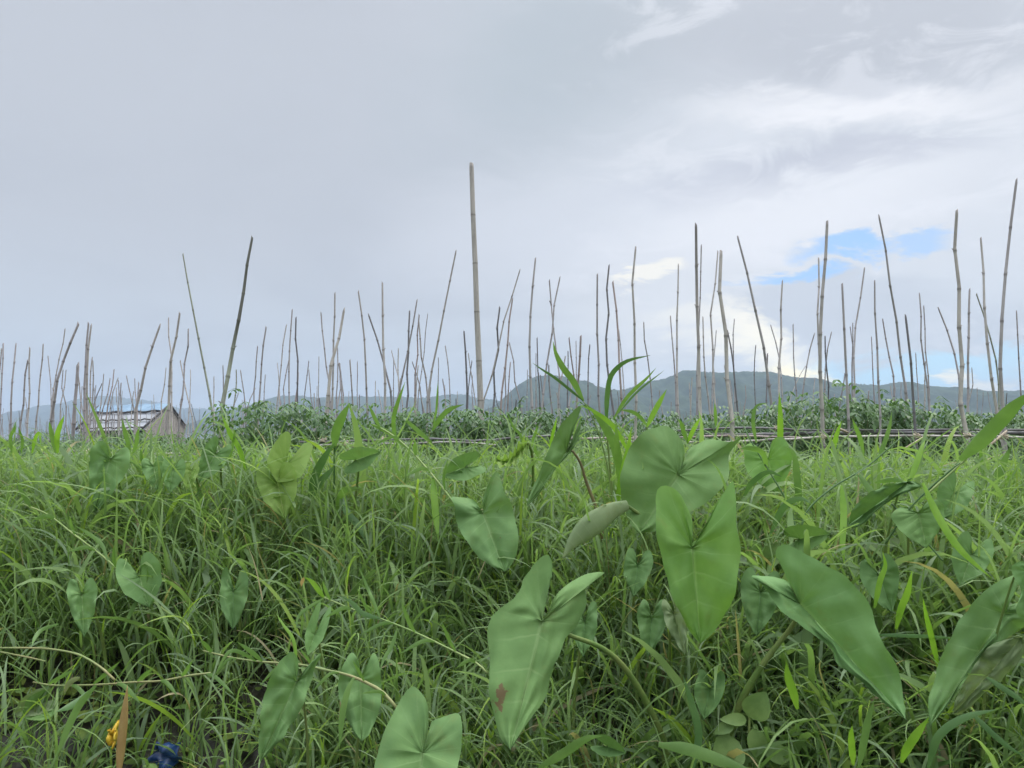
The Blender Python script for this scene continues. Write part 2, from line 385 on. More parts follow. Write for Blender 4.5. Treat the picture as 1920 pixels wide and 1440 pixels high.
hills('hills_far', [(-900, 770), (-400, 760), (-100, 785), (20, 777), (104, 759), (146, 748), (200, 741), (229, 745), (291, 753), (333, 765), (396, 767), (470, 770), (600, 765), (800, 770), (1000, 780)], 6050, 350, 1300, 0.2, None, 9)

# haze: closed box of even pale air
hz = [(-6500, -200, -1), (6500, -200, -1), (6500, 6500, -1), (-6500, 6500, -1), (-6500, -200, 290), (6500, -200, 290), (6500, 6500, 290), (-6500, 6500, 290)]
hf = [(0, 3, 2, 1), (4, 5, 6, 7), (0, 1, 5, 4), (1, 2, 6, 5), (2, 3, 7, 6), (3, 0, 4, 7)]
mh = bpy.data.materials.new('haze_air'); mh.use_nodes = True; t = NT(mh.node_tree); t.n.clear()
oo = t.new('ShaderNodeOutputMaterial'); pv = t.new('ShaderNodeVolumePrincipled')
pv.inputs['Color'].default_value = (0.58, 0.70, 0.87, 1); pv.inputs['Density'].default_value = 1.85e-4; pv.inputs['Anisotropy'].default_value = 0.2
t.l.new(pv.outputs[0], oo.inputs['Volume'])
haze = mesh_obj('haze', hz, hf, mh, smooth=False); tag(haze, kind='stuff')

# ---------------------------------------------------------------- hut far across the beds
def build_hut():
    D = 58.0
    m1 = simple_mat('grey_thatch_panels', (0.29, 0.30, 0.315), (0.35, 0.36, 0.38), 0.5, 0.85)
    m2 = simple_mat('blue_tarpaulin', (0.16, 0.25, 0.34), (0.22, 0.32, 0.41), 1.5, 0.5)
    m3 = simple_mat('woven_bamboo_wall', (0.27, 0.25, 0.225), (0.37, 0.34, 0.30), 2.5, 0.9, stretch=(1, 1, 6))
    m4 = simple_mat('dark_batten', (0.05, 0.05, 0.055), (0.09, 0.085, 0.08), 3, 0.8)
    m5 = simple_mat('hut_inside_shade', (0.015, 0.015, 0.015), (0.03, 0.03, 0.03), 3, 0.9)  # near-black colour for the shade under the roof
    rL = P(186, 770, D + 3.5); rR = P(320, 766, D + 0.3)
    eL = P(143, 808, D - 1.2); eR = P(268, 806, D - 4.4)
    bR = P(349, 803, D + 3.6); bL = bR + (rL - rR) * 0.98 
    for p_ in (rL, rR): p_.z += .18
    root = empty('stilt_hut', (eL.x, eL.y, 0), 'weathered hut with grey panelled roof and blue tarp along its ridge, far behind the stakes', 'hut')
    def quad(name, pts, mat, th=0.05, parent=root):
        a, b_, c_, d_ = [Vector(p) for p in pts]
        nrm = (b_ - a).cross(d_ - a).normalized() * th
        vs = [a, b_, c_, d_, a - nrm, b_ - nrm, c_ - nrm, d_ - nrm]
        return mesh_obj(name, local(root, vs), [(0, 1, 2, 3), (7, 6, 5, 4), (0, 4, 5, 1), (1, 5, 6, 2), (2, 6, 7, 3), (3, 7, 4, 0)], mat, parent, False)
    lerp = lambda a, b_, t_: a + (b_ - a) * t_
    # front slope made of three overlapping courses, each of panels
    for k in range(3):
        t0, t1 = k / 3 - (.03 if k else 0), (k + 1) / 3
        V = []; Fc = []
        for i in range(6):
            u0, u1 = i / 6 - .002, (i + 1) / 6 + .002
            off = Vector((0, 0, 0.008 * (i % 2) + 0.03 * k))
            a = lerp(lerp(eL, eR, u0), lerp(rL, rR, u0), t0) + off; b_ = lerp(lerp(eL, eR, u1), lerp(rL, rR, u1), t0) + off
            c_ = lerp(lerp(eL, eR, u1), lerp(rL, rR, u1), t1) + off; d_ = lerp(lerp(eL, eR, u0), lerp(rL, rR, u0), t1) + off
            n0 = len(V); dn = Vector((0, 0, -0.05))
            V += [a, b_, c_, d_, a + dn, b_ + dn, c_ + dn, d_ + dn]
            Fc += [tuple(n0 + q for q in f) for f in [(0, 1, 2, 3), (7, 6, 5, 4), (0, 4, 5, 1), (1, 5, 6, 2), (2, 6, 7, 3), (3, 7, 4, 0)]]
        mesh_obj('roof_course', local(root, V), Fc, m1, root, False)
    quad('rear_roof_slope', [rL, rR, bR, bL], m1)
    up = Vector((0, -0.05, 0.10))
    tarp = [lerp(lerp(eL, eR, u), lerp(rL, rR, u), 0.70 + 0.03 * math.sin(u * 23)) + up + Vector((0, 0, 0.10)) for u in np.linspace(0, 1, 16)]
    tarp2 = [lerp(rL, rR, u) + up + Vector((0, 0, 0.10 + 0.05 * math.sin(u * 31))) for u in np.linspace(0, 1, 16)]
    V = tarp + tarp2 + [p + Vector((0, .05, -.04)) for p in tarp + tarp2]
    Fc = [(i, i + 1, 17 + i, 16 + i) for i in range(15)] + [(32 + i + 16, 32 + 17 + i, 32 + i + 1, 32 + i) for i in range(15)]
    mesh_obj('tarp', local(root, V), Fc, m2, root, False)
    for k in (0.02, 0.345, 0.675):
        V = []; Fc = []
        path = [lerp(lerp(eL, eR, u), lerp(rL, rR, u), k) + Vector((0, -0.12, 0.13 + 0.05 * math.sin(u * 40 + k * 9))) for u in np.linspace(-0.01, 1.01, 18)]
        tube(V, Fc, path, [0.055] * 18, 5); mesh_obj('roof_batten', local(root, V), Fc, m4, root)
    for a, b_ in ((eL, rL), (eR, rR), (rR, bR)):
        V = []; Fc = []; tube(V, Fc, [a + Vector((0, -.1, .1)), b_ + Vector((0, -.1, .16))], [0.08, 0.08], 5); mesh_obj('verge_pole', local(root, V), Fc, m4, root)
    # gable and side wall
    g0 = lerp(eR, rR, 0.0); base = 0.0
    gp = [Vector((eR.x + .15, eR.y + .1, 0.2)), Vector((bR.x - .1, bR.y, 0.2)), Vector((bR.x - .1, bR.y, bR.z)), Vector((rR.x - .05, rR.y, rR.z - .05)), Vector((eR.x + .15, eR.y + .1, eR.z))]
    bk = [p + Vector((-.12, .05, 0)) for p in gp]
    mesh_obj('gable_wall', local(root, gp + bk), [(0, 1, 2, 3, 4), (9, 8, 7, 6, 5)] + [(i, 5 + i, 5 + (i + 1) % 5, (i + 1) % 5) for i in range(5)], m3, root, False)
    wl = [Vector((eL.x + .4, eL.y + .5, 0.2)), Vector((eR.x - .1, eR.y + .5, 0.2)), Vector((eR.x - .1, eR.y + .5, eR.z)), Vector((eL.x + .4, eL.y + .5, eL.z))]
    quad('opening_shade_sheet', wl, m5, 0.1)  # solid dark sheet behind the posts, painted as the shade inside the hut
    for i in range(9):
        u = i / 8; p = lerp(wl[0], wl[1], u); q = lerp(wl[3], wl[2], u)
        V = []; Fc = []; tube(V, Fc, [p + Vector((0, -.15, -.4)), q + Vector((0, -.15, 0))], [0.07, 0.06], 6)
        mesh_obj('post', local(root, V), Fc, m3, root)
    for i in (0, 2, 3, 6):
        u0, u1 = i / 8 + .01, (i + 1) / 8 - .01
        quad('wall_panel', [lerp(wl[0], wl[1], u0) + Vector((0, -.1, 0)), lerp(wl[0], wl[1], u1) + Vector((0, -.1, 0)), lerp(wl[3], wl[2], u1) + Vector((0, -.1, -.5)), lerp(wl[3], wl[2], u0) + Vector((0, -.1, -.5))], m3, 0.04)
build_hut()

# ---------------------------------------------------------------- bamboo stakes
# tone, width px (top, base), pixels down the culm from its tip
S = """
grey 3 3|6,645 5,679 2,741 -1,800
pale 2.5 2.5|3,655 0,690 -4,740
grey 3 4|30,645 25,696 21,747 20,802
pale 3 3.5|56,653 54,685 56,735 52,777 51,815
grey 3 4|52,677 46,708 44,756 38,800
pale 2.6 3.2|81,646 79,679 74,714 72,754 68,791
grey 2 2.2|90,668 95,719 96,760 96,800
pale 2.2 2.6|122,617 117,650 107,691 104,716 99,745
grey 4.4 5.5|147,608 132,642 118,680 107,716 101,760 96,800
grey 2.2 2.5|99,728 101,742 101,790
grey 6 7|146,685 143,727 140,781 137,816
grey 3.6 4.6|166,607 163,635 161,664 159,718 159,768 162,837
pale 3.4 5|171,610 167,643 165,658 164,691 161,725 163,760 165,831
pale 2.4 3|173,671 170,702 169,747 168,785
grey 2.4 3|174,677 175,722 173,747 175,789
dark 2 2.5|191,720 177,755 170,785
grey 2.4 2.8|227,719 226,747 229,781 230,812
grey 2 3|237,705 242,729 249,757 255,785
pale 4 6|300,610 289,642 275,683 265,727 256,756 253,806
grey 2.6 3|260,718 258,745 257,780
pale 2.6 3|316,597 316,631 321,668 322,700
straw 4 6|337,588 331,631 325,658 321,679 318,722 316,758 317,800
grey 3 3.6|353,618 352,650 345,693 343,741 336,781 335,815
pale 2.4 3|338,677 344,706 352,747 359,770 362,806
pale 1.6 2|357,694 357,731 353,790
green 2.6 5|343,477 351,522 366,601 381,680 392,732 401,793
GD 5 10|473,446 463,497 456,545 447,595 437,653 425,712 415,770 413,805
pale 2 2.4|401,707 401,755 402,800
grey 2 2.4|418,686 419,729 418,790
green 2.4 3|443,694 443,726 439,755 436,799
grey 2.2 2.6|451,695 459,750 461,799
grey 2.4 3|483,650 479,703 476,747 478,808
grey 3 3.8|499,614 491,668 489,712 484,770 483,808
pale 2.4 2.8|537,610 530,653 526,700 522,735 516,799
grey 2.8 3.4|548,581 544,630 542,700 543,770
dark 3.2 3.6|555,596 553,627 558,671 557,729 558,780
red 3 3.2|559,699 557,729 553,775
grey 2.2 2.8|541,678 532,725 533,761 526,793
pale 1.6 2|520,681 523,712 524,790
grey 2 2.2|579,678 573,726 568,776
grey 2 2.4|579,694 584,750 590,790
pale 1.6 2|598,669 597,741 597,790
pale 2 2.2|589,738 590,795
dark 2.2 2.6|599,747 602,790
grey 2.8 3.2|602,587 603,604 608,645 612,689 616,713
pale 3.2 4.4|628,550 626,574 628,618 624,662 626,713 622,750 623,819
straw 5 8|645,581 637,632 627,665 620,696 614,760 606,826
grey 2.4 3|633,653 634,701 631,736 632,780
grey 2.4 3|635,682 643,731 643,780
pale 3 3.4|656,676 660,722 661,775
grey 1.8 2.2|670,679 670,736 671,780
pale 3.2 4.6|672,547 679,602 684,651 686,705 688,762 689,821
dark 3.6 4.6|691,590 709,642 718,672 725,701 732,729 736,772 734,809
pale 4 6|717,531 719,570 718,609 719,644 721,713 721,757 721,805
pale 2 2.4|734,658 742,689 750,724 756,780
grey 1.8 2.2|738,675 738,736 738,790
dark 3.6 4.8|768,584 766,602 767,651 763,701 764,753 758,814
grey 3 4.2|782,563 776,602 770,635 761,672 756,696 749,736 736,790
red 2.8 3.8|786,591 782,628 783,661 778,703 778,748 775,812
pale 2.8 4|785,599 787,617 789,661 798,708 802,755 800,819
grey 1.8 2.4|802,589 798,616 795,663 791,696 786,724 782,790
pale 3.4 5|855,471 845,522 829,598 822,633 814,678 802,727 802,777 800,815
dark 2.2 2.6|773,679 781,701 788,729 794,790
grey 1.8 2.2|822,671 822,713 822,790
grey 2.4 2.8|835,649 839,677 841,703 844,731 843,795
grey 2.4 2.8|830,711 835,748 838,795
dark 3.6 4.6|870,622 872,651 874,701 876,736 875,800
dark 2 2.2|855,748 855,802
pale 1.6 2|704,715 704,790
dark 2.2 2.4|674,741 675,785
POST 10 13.8|884,310 887,403 891,494 894,585 898,677 901,751 903,810
dark 3.6 4.6|937,577 933,614 935,654 927,692 927,741 924,795
pale 2.6 3.8|975,506 963,546 941,614 927,690 909,741 904,800
red 3.2 4.8|961,560 956,594 952,647 944,712 939,770 936,815
grey 2.6 3.4|955,643 964,683 966,719 977,762 980,800
red 2.4 3|957,680 954,715 951,790
grey 3.8 5.6|1004,485 1002,508 997,549 995,594 992,640 995,690 996,737 999,800
grey 3 4.6|1050,520 1043,549 1037,589 1035,622 1028,672 1022,705 1017,748 1014,800
SNAG 3 3.6|1030,526 1028,544 1036,582 1038,622 1042,654 1049,696 1047,759 1052,795
dark 2.4 3|1007,634 1009,697 1012,748 1014,790
grey 1.8 2.2|1005,663 1005,748 1005,790
dark 3 3.8|1029,685 1031,733 1036,785
red 2.8 3.4|1067,634 1071,672 1077,708 1082,760
dark 2.4 3|1065,659 1065,715 1063,780
grey 2 2.4|1080,640 1081,697 1081,760
red 4.4 4.8|1089,631 1086,683 1082,733 1081,790
dark 2.6 3|1106,647 1103,694 1102,780
pale 2 2.4|878,663 887,723 895,785
dark 2 2.4|885,677 878,730 877,790
dark 2.8 3.2|968,750 963,795
grey 1.6 2|989,694 988,760
pale 2.2 2.6|1044,737 1050,790
grey 3.4 4.8|1120,515 1117,543 1121,590 1119,640 1122,693 1122,746 1126,790
dark 3.6 4.8|1142,498 1138,527 1141,590 1136,657 1141,704 1147,751 1151,785
red 3.8 5|1149,529 1156,590 1159,640 1162,684 1165,729 1169,795
grey 1.8 2.4|1160,618 1166,671 1172,754 1175,790
pale 4 6|1192,464 1186,527 1191,587 1188,634 1191,684 1194,721 1192,773 1192,820
grey 2.4 3|1207,605 1208,632 1215,679 1220,723 1225,780
grey 2.4 3.4|1257,593 1261,640 1264,679 1267,718 1269,785
pale 2.8 4.4|1272,496 1271,544 1269,609 1269,690 1272,790
DTOP 5.4 7.4|1305,422 1306,453 1307,517 1306,573 1308,637 1311,693 1312,743 1315,815
grey 2.6 3|1315,460 1313,563 1309,640 1307,700
pale 2.6 3.6|1318,595 1320,673 1327,740 1333,795
pale 2.8 4.4|1346,472 1341,493 1340,538 1333,588 1337,643 1337,707 1340,740 1343,795
straw 6.8 9|1352,473 1348,508 1353,567 1361,590 1360,678 1367,730 1373,767 1372,822
grey 1.8 2.2|1343,620 1338,680 1335,740
grey 2.2 2.8|1377,599 1374,637 1376,687 1378,750
dark 2.8 3.8|1364,620 1370,653 1377,703 1380,743 1386,795
grey 3.8 6|1383,444 1394,482 1405,527 1415,572 1425,623 1435,673 1443,740 1453,806
dark 2 2.4|1417,648 1414,693 1417,780
dark 2.8 3.2|1439,664 1438,720 1437,795
grey 2.2 2.8|1445,610 1460,663 1466,720 1468,785
pale 3.2 5|1467,527 1469,553 1463,592 1464,637 1460,683 1461,740 1458,800
grey 2.2 2.8|1487,609 1488,677 1492,720 1496,785
grey 2.4 3|1527,626 1517,660 1510,703 1503,765
pale 1.3 1.8|1510,687 1493,717 1477,770
pale 3.4 4.6|1535,485 1536,537 1533,593 1535,650 1537,700 1538,790
pale 5.6 8.4|1551,416 1549,449 1544,525 1539,604 1540,677 1538,703 1541,757 1543,795 1545,832
grey 4.2 6|1579,533 1579,575 1586,653 1587,723 1590,770 1592,820
grey 3 4.2|1621,503 1615,528 1612,565 1605,603 1603,650 1599,687 1603,720 1598,800
grey 2 2.4|1594,613 1599,647 1597,687 1598,740
grey 2 2.4|1599,606 1599,640 1598,700
grey 2.2 3|1559,623 1552,653 1547,697 1546,770
dark 2.6 3.4|1547,631 1548,673 1553,720 1553,785
dark 2.6 3.8|1584,703 1580,730 1572,785
grey 3.2 4.8|1640,527 1642,553 1640,607 1645,647 1646,703 1650,757 1650,820
grey 2 2.8|1634,632 1637,700 1640,765
grey 3.6 5|1648,405 1658,448 1664,510 1678,577 1683,643 1696,705 1698,785
grey 2.8 3.8|1655,599 1664,654 1675,705 1677,785
dark 4.4 6|1698,593 1708,665 1708,739 1716,790 1719,825
grey 2 2.2|1717,663 1722,745 1723,790
grey 2.8 3.8|1724,551 1727,593 1728,647 1736,702 1743,775
grey 2.4 3|1732,574 1735,591 1734,635 1740,705 1744,770
grey 3 4.2|1759,577 1778,626 1795,687 1799,735
straw 6 9.6|1794,396 1789,455 1799,523 1797,597 1804,672 1802,750 1813,812 1816,840
grey 3.8 5|1818,543 1817,584 1816,643 1815,790
pale 4 6.4|1839,447 1840,475 1845,518 1844,565 1850,624 1852,672 1862,727 1870,775 1878,818
green 2.6 3.6|1831,552 1843,588 1854,621 1860,652 1872,698 1873,760
grey 5 8.2|1906,338 1895,413 1890,472 1882,540 1878,612 1874,676 1879,753 1883,805 1887,853
grey 2.6 3.4|1906,584 1909,652 1913,720 1916,800
"""
ORD = ['first', 'second', 'third', 'fourth', 'fifth', 'sixth', 'seventh', 'eighth', 'ninth', 'tenth', 'eleventh', 'twelfth', 'thirteenth', 'fourteenth',
       'fifteenth', 'sixteenth', 'seventeenth', 'eighteenth', 'nineteenth', 'twentieth', 'twenty-first', 'twenty-second', 'twenty-third', 'twenty-fourth', 'twenty-fifth']
TONEW = {'pale': 'pale', 'grey': 'grey', 'dark': 'dark', 'red': 'reddish', 'green': 'greenish', 'straw': 'straw-coloured', 'GD': 'dark', 'POST': 'pale', 'SNAG': 'grey', 'DTOP': 'dark-topped'}
def bed(y): return gz(0, min(y, 6))
def make_stake(pts, ws, tone, d, name='bamboo_stake', sides=8, jitter=True, nodes=True, seed=0):
    r = random.Random(seed)
    base3 = []
    lean = r.uniform(-.05, .05) * (d ** 0.5)
    n = len(pts)
    for i, (x, y) in enumerate(pts):
        f = i / (n - 1)
        base3.append(P(x, y, d + lean * (1 - f) + (r.uniform(-.01, .01) * d ** .5 if jitter else 0)))
    wr = [.88 * (ws[0] + (ws[1] - ws[0]) * i / (n - 1)) / F * d / 2 for i in range(n)]
    # carry the culm on down into the bed
    a, b_ = base3[-2], base3[-1]
    dirn = (b_ - a).normalized(); 
    dirn = Vector((dirn.x * .5, dirn.y * .5, dirn.z)).normalized()
    zb = bed(d) - 0.12
    if b_.z > zb:
        base3.append(b_ + dirn * ((b_.z - zb) / max(.3, -dirn.z))); wr.append(wr[-1] * 1.04)
    path = []; rad = []; nd = []
    spacing = 0.21 + 0.06 * r.random()
    if tone == 'POST': spacing = 9.0
    elif nodes and sides >= 8:
        Ls = [0.0]
        for i in range(1, len(base3)): Ls.append(Ls[-1] + (base3[i] - base3[i - 1]).length)
        cn = max(4, int(Ls[-1] / spacing) + 1); cv = catmull(base3, cn)
        wr = [float(np.interp(i / (cn - 1) * Ls[-1], Ls, wr)) for i in range(cn)]
        base3 = [Vector(p) + (Vector((r.uniform(-1, 1), 0, 0)) * wr[i] * .45 if 0 < i < cn - 1 else Vector((0, 0, 0))) for i, p in enumerate(cv)]
    for i in range(len(base3) - 1):
        p, q = base3[i], base3[i + 1]; L = (q - p).length
        sub = (max(1, int(round(L / spacing))) if sides < 8 else 1) if nodes else 1
        for k in range(sub):
            f0 = k / sub
            pp = p.lerp(q, f0); rr = wr[i] + (wr[i + 1] - wr[i]) * f0
            if (i > 0 or k > 0) and nodes:
                t_ = (q - p).normalized(); e = 0.006 + rr * .15
                for off, mul, dk in ((-2.2 * e, 1.0, .0), (-e, 1.06, .25), (0, 1.22, .85), (e, 1.07, .3), (2.4 * e, 0.98, .0)) if tone != 'POST' else ((-.012, 1.0, .0), (-.004, 1.03, .3), (0, 1.06, .9), (.004, 1.03, .4), (.012, 1.0, .0)):
                    path.append(pp + t_ * off); rad.append(rr * mul); nd.append(dk)
            else:
                path.append(pp); rad.append(rr * (0.85 if i == 0 else 1)); nd.append(.6 if i == 0 else 0)
                if i == 0: path.append(pp + (q - p).normalized() * 0.02); rad.append(rr); nd.append(.15)
    path.append(base3[-1]); rad.append(wr[-1]); nd.append(0)
    if tone == 'GD':
        zt, zm = base3[0].z, base3[0].z - 1.05
        nd = [max(v, min(1, max(0, (p.z - zm) / (0.25)))) * .95 for v, p in zip(nd, path)]
    if tone == 'DTOP':
        zt = base3[0].z
        nd = [max(v, min(.8, max(0, 1 - (zt - p.z) / 0.75))) for v, p in zip(nd, path)]
    V = []; Fc = []; at = []
    org = base3[-1]; org = Vector((org.x, org.y, bed(d)))
    path = [p - org for p in path]
    tube(V, Fc, path, rad, sides, at, nd)
    # slanting cut at the tip
    if sides >= 8:
        sx = r.uniform(-1, 1)
        for k in range(sides):
            v = V[k]; off = (v.x - path[0].x) * sx
            V[k] = v + Vector((0, 0, abs(rad[0]) * 1.2 + off * 2.2))
    # stubs of cut side branches
    if ws[1] > 3.4 and nodes and tone != 'POST':
        idx = [i for i, q in enumerate(nd) if .8 < q < .9] or list(range(3, len(path) - 2, 5))
        for i in idx:
            if r.random() < .5:
                sgn = r.choice((-1, 1)); rr = rad[i] / 1.22
                tube(V, Fc, [path[i], path[i] + Vector((sgn * rr * 1.8, r.uniform(-1, 1) * rr, rr * 1.6))], [rr * .5, rr * .22], 5, at, [1, .6])
    if tone == 'SNAG':
        rr = rad[4]
        i = min(range(len(path)), key=lambda j: abs(path[j].z - (P(1028, 548, d).z - org.z)))
        tube(V, Fc, [path[i], path[i] + Vector((-.016, 0, .022)), path[i] + Vector((-.018, 0, .03))], [rr * .9, rr * .6, rr * .2], 5, at, [1, .9, .6])
    o = mesh_obj(name, V, Fc, M_bamboo, attr=at)
    o.location = org
    base = TONES.get({'GD': 'green', 'POST': 'straw', 'SNAG': 'grey', 'DTOP': 'pale'}.get(tone, tone))
    k = r.uniform(.85, 1.15)
    o.color = (base[0] * k, base[1] * k, base[2] * k, 1)
    return o
stakes = []
for ln in S.strip().split('\n'):
    h_, p_ = ln.split('|'); tone, w0, w1 = h_.split()
    pts = [tuple(float(v) for v in q.split(',')) for q in p_.split()]
    stakes.append([tone, float(w0), float(w1), pts])
LAND = [('left edge of the picture', -5), ('greenish left-leaning pole', 343), ('thick dark-topped leaning pole', 473), ('tall thick bamboo post', 884), ('thick straw-coloured stake with slanted tip', 1352), ('tall grey stake by the right edge', 1906)]
tips = sorted(s[3][0][0] for s in stakes)
for i, (tone, w0, w1, pts) in enumerate(stakes):
    x0, ytop = pts[0]
    d = F * 1.22 / (812 - ytop)
    dw = F * 0.030 / w1
    d = min(22, max(4.75, 0.72 * d + 0.28 * dw))
    if pts[-1][1] >= 817 and x0 > 1100: d = 4.78
    elif d < 5.15 and pts[-1][1] < 812: d = 5.3
    name = 'bamboo_stake'
    if tone == 'POST': d = 6.1; name = 'bamboo_post'
    if tone == 'GD': d = 7.0; name = 'bamboo_pole'
    if x0 == 343: d = 7.6; name = 'bamboo_pole'
    o = make_stake(pts, (w0, w1), tone, d, name, 12 if tone == 'POST' else 8, jitter=tone != 'POST', nodes=True, seed=i)
    if tone == 'POST': lab = 'tall thick pale bamboo post, the widest and highest thing standing in the field'
    elif tone == 'GD': lab = 'thick pole leaning right, dark weathered upper half and greenish base'
    elif x0 == 343: lab = 'long thin greenish pole leaning left, tallest left of the dark-topped pole'
    elif x0 == 1352: lab = 'thick straw-coloured stake with slanted cut tip, bending left towards its top'
    elif x0 == 1906 and ytop < 400: lab = 'tall grey stake by the right edge, highest tip on the right side'
    else:
        dxp = pts[0][0] - pts[-1][0]; run = max(1, pts[-1][1] - pts[0][1])
        lean = 'upright' if abs(dxp) / run < 0.035 else ('right-leaning' if dxp > 0 else 'left-leaning')
        th = 'thick' if w1 > 6.5 else ('slim' if w1 > 3.3 else 'thin')
        best = min(LAND, key=lambda L_: abs(sum(1 for t_ in tips if min(L_[1], x0) < t_ < max(L_[1], x0))))
        cnt = sum(1 for t_ in tips if min(best[1], x0) < t_ < max(best[1], x0))
        side = 'right' if x0 > best[1] else 'left'
        from_ = 'from' if 'edge of' in best[0] else f'{side} of'
        lab = f'{th} {TONEW[tone]} {lean} stake, {ORD[min(cnt, 24)]} tip {from_} the {best[0]}'
        if tone == 'SNAG': lab = 'grey stake with a forked snag at its tip, crossing the stake right of it'
    tag(o, lab, 'bamboo pole' if name != 'bamboo_stake' else 'stake', 'bamboo stakes standing in the garden beds')
n_tr = len(stakes)
# the crowd of shorter, farther stakes
protos = []
for k in range(14):
    r = random.Random(500 + k); x = 960; pts = []
    bend = r.uniform(-1, 1) * 10; ln_ = r.uniform(.9, 1.15)
    ht = 100 * ln_
    lean_ = r.gauss(0, 9)
    for j in range(5):
        f = j / 4
        pts.append((960 + lean_ * (1 - f) + bend * math.sin(f * 3.1) * .35 + r.uniform(-1, 1) * .8, 812 - ht * (1 - f)))
    d = 18.0
    o = make_stake(pts, (1.5, 2.4), r.choice(['pale', 'grey', 'dark', 'pale', 'grey', 'red']), d, 'bamboo_stake', 6, True, True, 500 + k)
    protos.append(o)
used = set()
r = random.Random(77)
far_rows = [11, 12.5, 14, 15.5, 17, 19, 21, 23.5, 26, 29]
cnt = 0
while cnt < 300 - n_tr - 2:
    y = r.choice(far_rows) + r.uniform(-.3, .3); x = r.uniform(-.66, .68) * y
    k = r.randrange(14); src = protos[k]
    if k in used: o = src.copy(); col.objects.link(o)
    else: o = src; used.add(k)
    o.location = (x, y, gz(0, 6)); s_ = r.uniform(.62, .95)
    o.scale = (s_ * r.uniform(.9, 1.3), s_, s_); o.rotation_euler = (r.gauss(0, .03), r.gauss(0, .03), r.uniform(0, 6.28))
    tone = r.choice(['pale', 'grey', 'dark', 'pale', 'red', 'grey', 'straw']); b_ = TONES[tone]; o.color = (*b_, 1)
    o['label'] = 'thin short stake among the crowded far rows, tip low over the hills'; o['category'] = 'stake'; o['group'] = 'short stakes in the far rows'
    cnt += 1
for k in range(14):
    if k not in used: bpy.data.objects.remove(protos[k])
# more than three hundred: the rest as one mass
V = []; Fc = []; at = []
for k in range(1100):
    y = 31 + 50 * r.random() ** 1.2; x = r.uniform(-.68, .7) * y
    h = r.uniform(1.0, 2.0); lx, ly = r.gauss(0, .09), r.gauss(0, .09); bx = r.gauss(0, .04)
    zb = 0.3
    tube(V, Fc, [(x, y, zb), (x + lx * .5 + bx, y + ly * .5, zb + h * .5), (x + lx, y + ly, zb + h)], [.012, .010, .008], 4, at, [0, .3, .6], cap=False)
o = mesh_obj('distant_stakes', V, Fc, M_bamboo, attr=at); o.color = (.50, .45, .41, 1); tag(o, 'countless tiny stakes in the farthest beds', 'stakes', None, 'stuff')

# ---------------------------------------------------------------- bamboo rails tied along the near row
def rail(pts, w, d, tone, label, ties=(), seed=0):
    P3 = [P(x, y, d) for x, y in pts]
    r = random.Random(seed)
    path = catmull(P3, max(8, int(len(P3) * 6)))
    path = [Vector(p) + Vector((0, 0, r.uniform(-.002, .002))) for p in path]
    V = []; Fc = []; at = []; n = len(path)
    org = Vector(path[0])
    nd = [1.0 if i % 7 == 3 else (.35 if i % 7 in (2, 4) else 0) for i in range(n)]
    tube(V, Fc, [p - org for p in path], [w / F * d / 2 * (1.25 if q > .9 else 1) for q in nd], 7, at, nd)
    o = mesh_obj('bamboo_rail', V, Fc, M_bamboo, attr=at); o.location = org; b_ = TONES[tone]; o.color = (*b_, 1)
    tag(o, label, 'rail', 'bamboo rails tied along the near stakes')
    for (tx, ty) in ties:
        V = []; Fc = []; at = []; c0 = P(tx, ty, d) - org
        for q in range(4):
            a0 = r.uniform(0, 3); pth = [c0 + Vector((math.cos(a0 + t_) * .017, math.sin(a0 + t_) * .026, (t_ - 3) * .0045 * (1 if q % 2 else -1) + r.uniform(-.002, .002))) for t_ in np.linspace(0, 6.2, 12)]
            tube(V, Fc, pth, [.0028] * 12, 5, at, [0] * 12)
        e = c0 + Vector((r.uniform(-.035, .035), -.02, r.uniform(.01, .035)))
        tube(V, Fc, [c0 + Vector((0, -.02, 0)), e], [.004, .002], 5, at, [0, 0])
        t_o = mesh_obj('binding', V, Fc, M_bamboo, o, attr=at); t_o.color = (.55, .47, .33, 1)
rail([(1130, 829), (1250, 828), (1352, 829), (1500, 822), (1560, 819), (1700, 817), (1816, 818), (1990, 821)], 4.2, 4.70, 'straw', 'thin pale rail tied across the near stakes at the right, lowest of the rails', [(1545, 820), (1719, 817), (1813, 817), (1883, 819)], 1)
rail([(1270, 808), (1400, 802), (1500, 806), (1600, 807), (1760, 806), (1990, 806)], 4.0, 4.95, 'dark', 'dark topmost rail behind the near stakes at the right', [(1458, 803)], 2)
rail([(1290, 816), (1420, 815), (1560, 812), (1700, 811), (1850, 812), (1990, 813)], 7, 5.0, 'dark', 'thick dark rail between the two thinner rails at the right', [(1592, 811)], 3)
rail([(1040, 822), (1140, 822), (1250, 822), (1330, 818), (1420, 818), (1520, 822)], 4, 4.9, 'red', 'reddish-brown rail left of the rounded taro leaf, running behind it', [(1192, 822)], 4)
rail([(560, 829), (640, 828), (740, 824), (820, 823), (900, 826), (1010, 818), (1080, 820)], 4, 4.95, 'dark', 'dark rail under the tall thick post, upper of the two there', [(606, 826), (721, 824)], 5)
rail([(590, 836), (660, 832), (760, 832), (850, 829), (930, 834)], 3.4, 4.85, 'grey', 'grey rail under the tall thick post, lower of the two there', [(648, 832)], 6)
rail([(40, 860), (110, 850), (165, 845), (240, 852), (340, 850)], 4, 4.75, 'straw', 'short pale rail bound to the paired stakes near the left', [(163, 846), (165, 852)], 7)
rail([(80, 850), (150, 853), (240, 861), (330, 856), (420, 848)], 5, 4.9, 'dark', 'dark rail under the paired stakes near the left', [], 8)
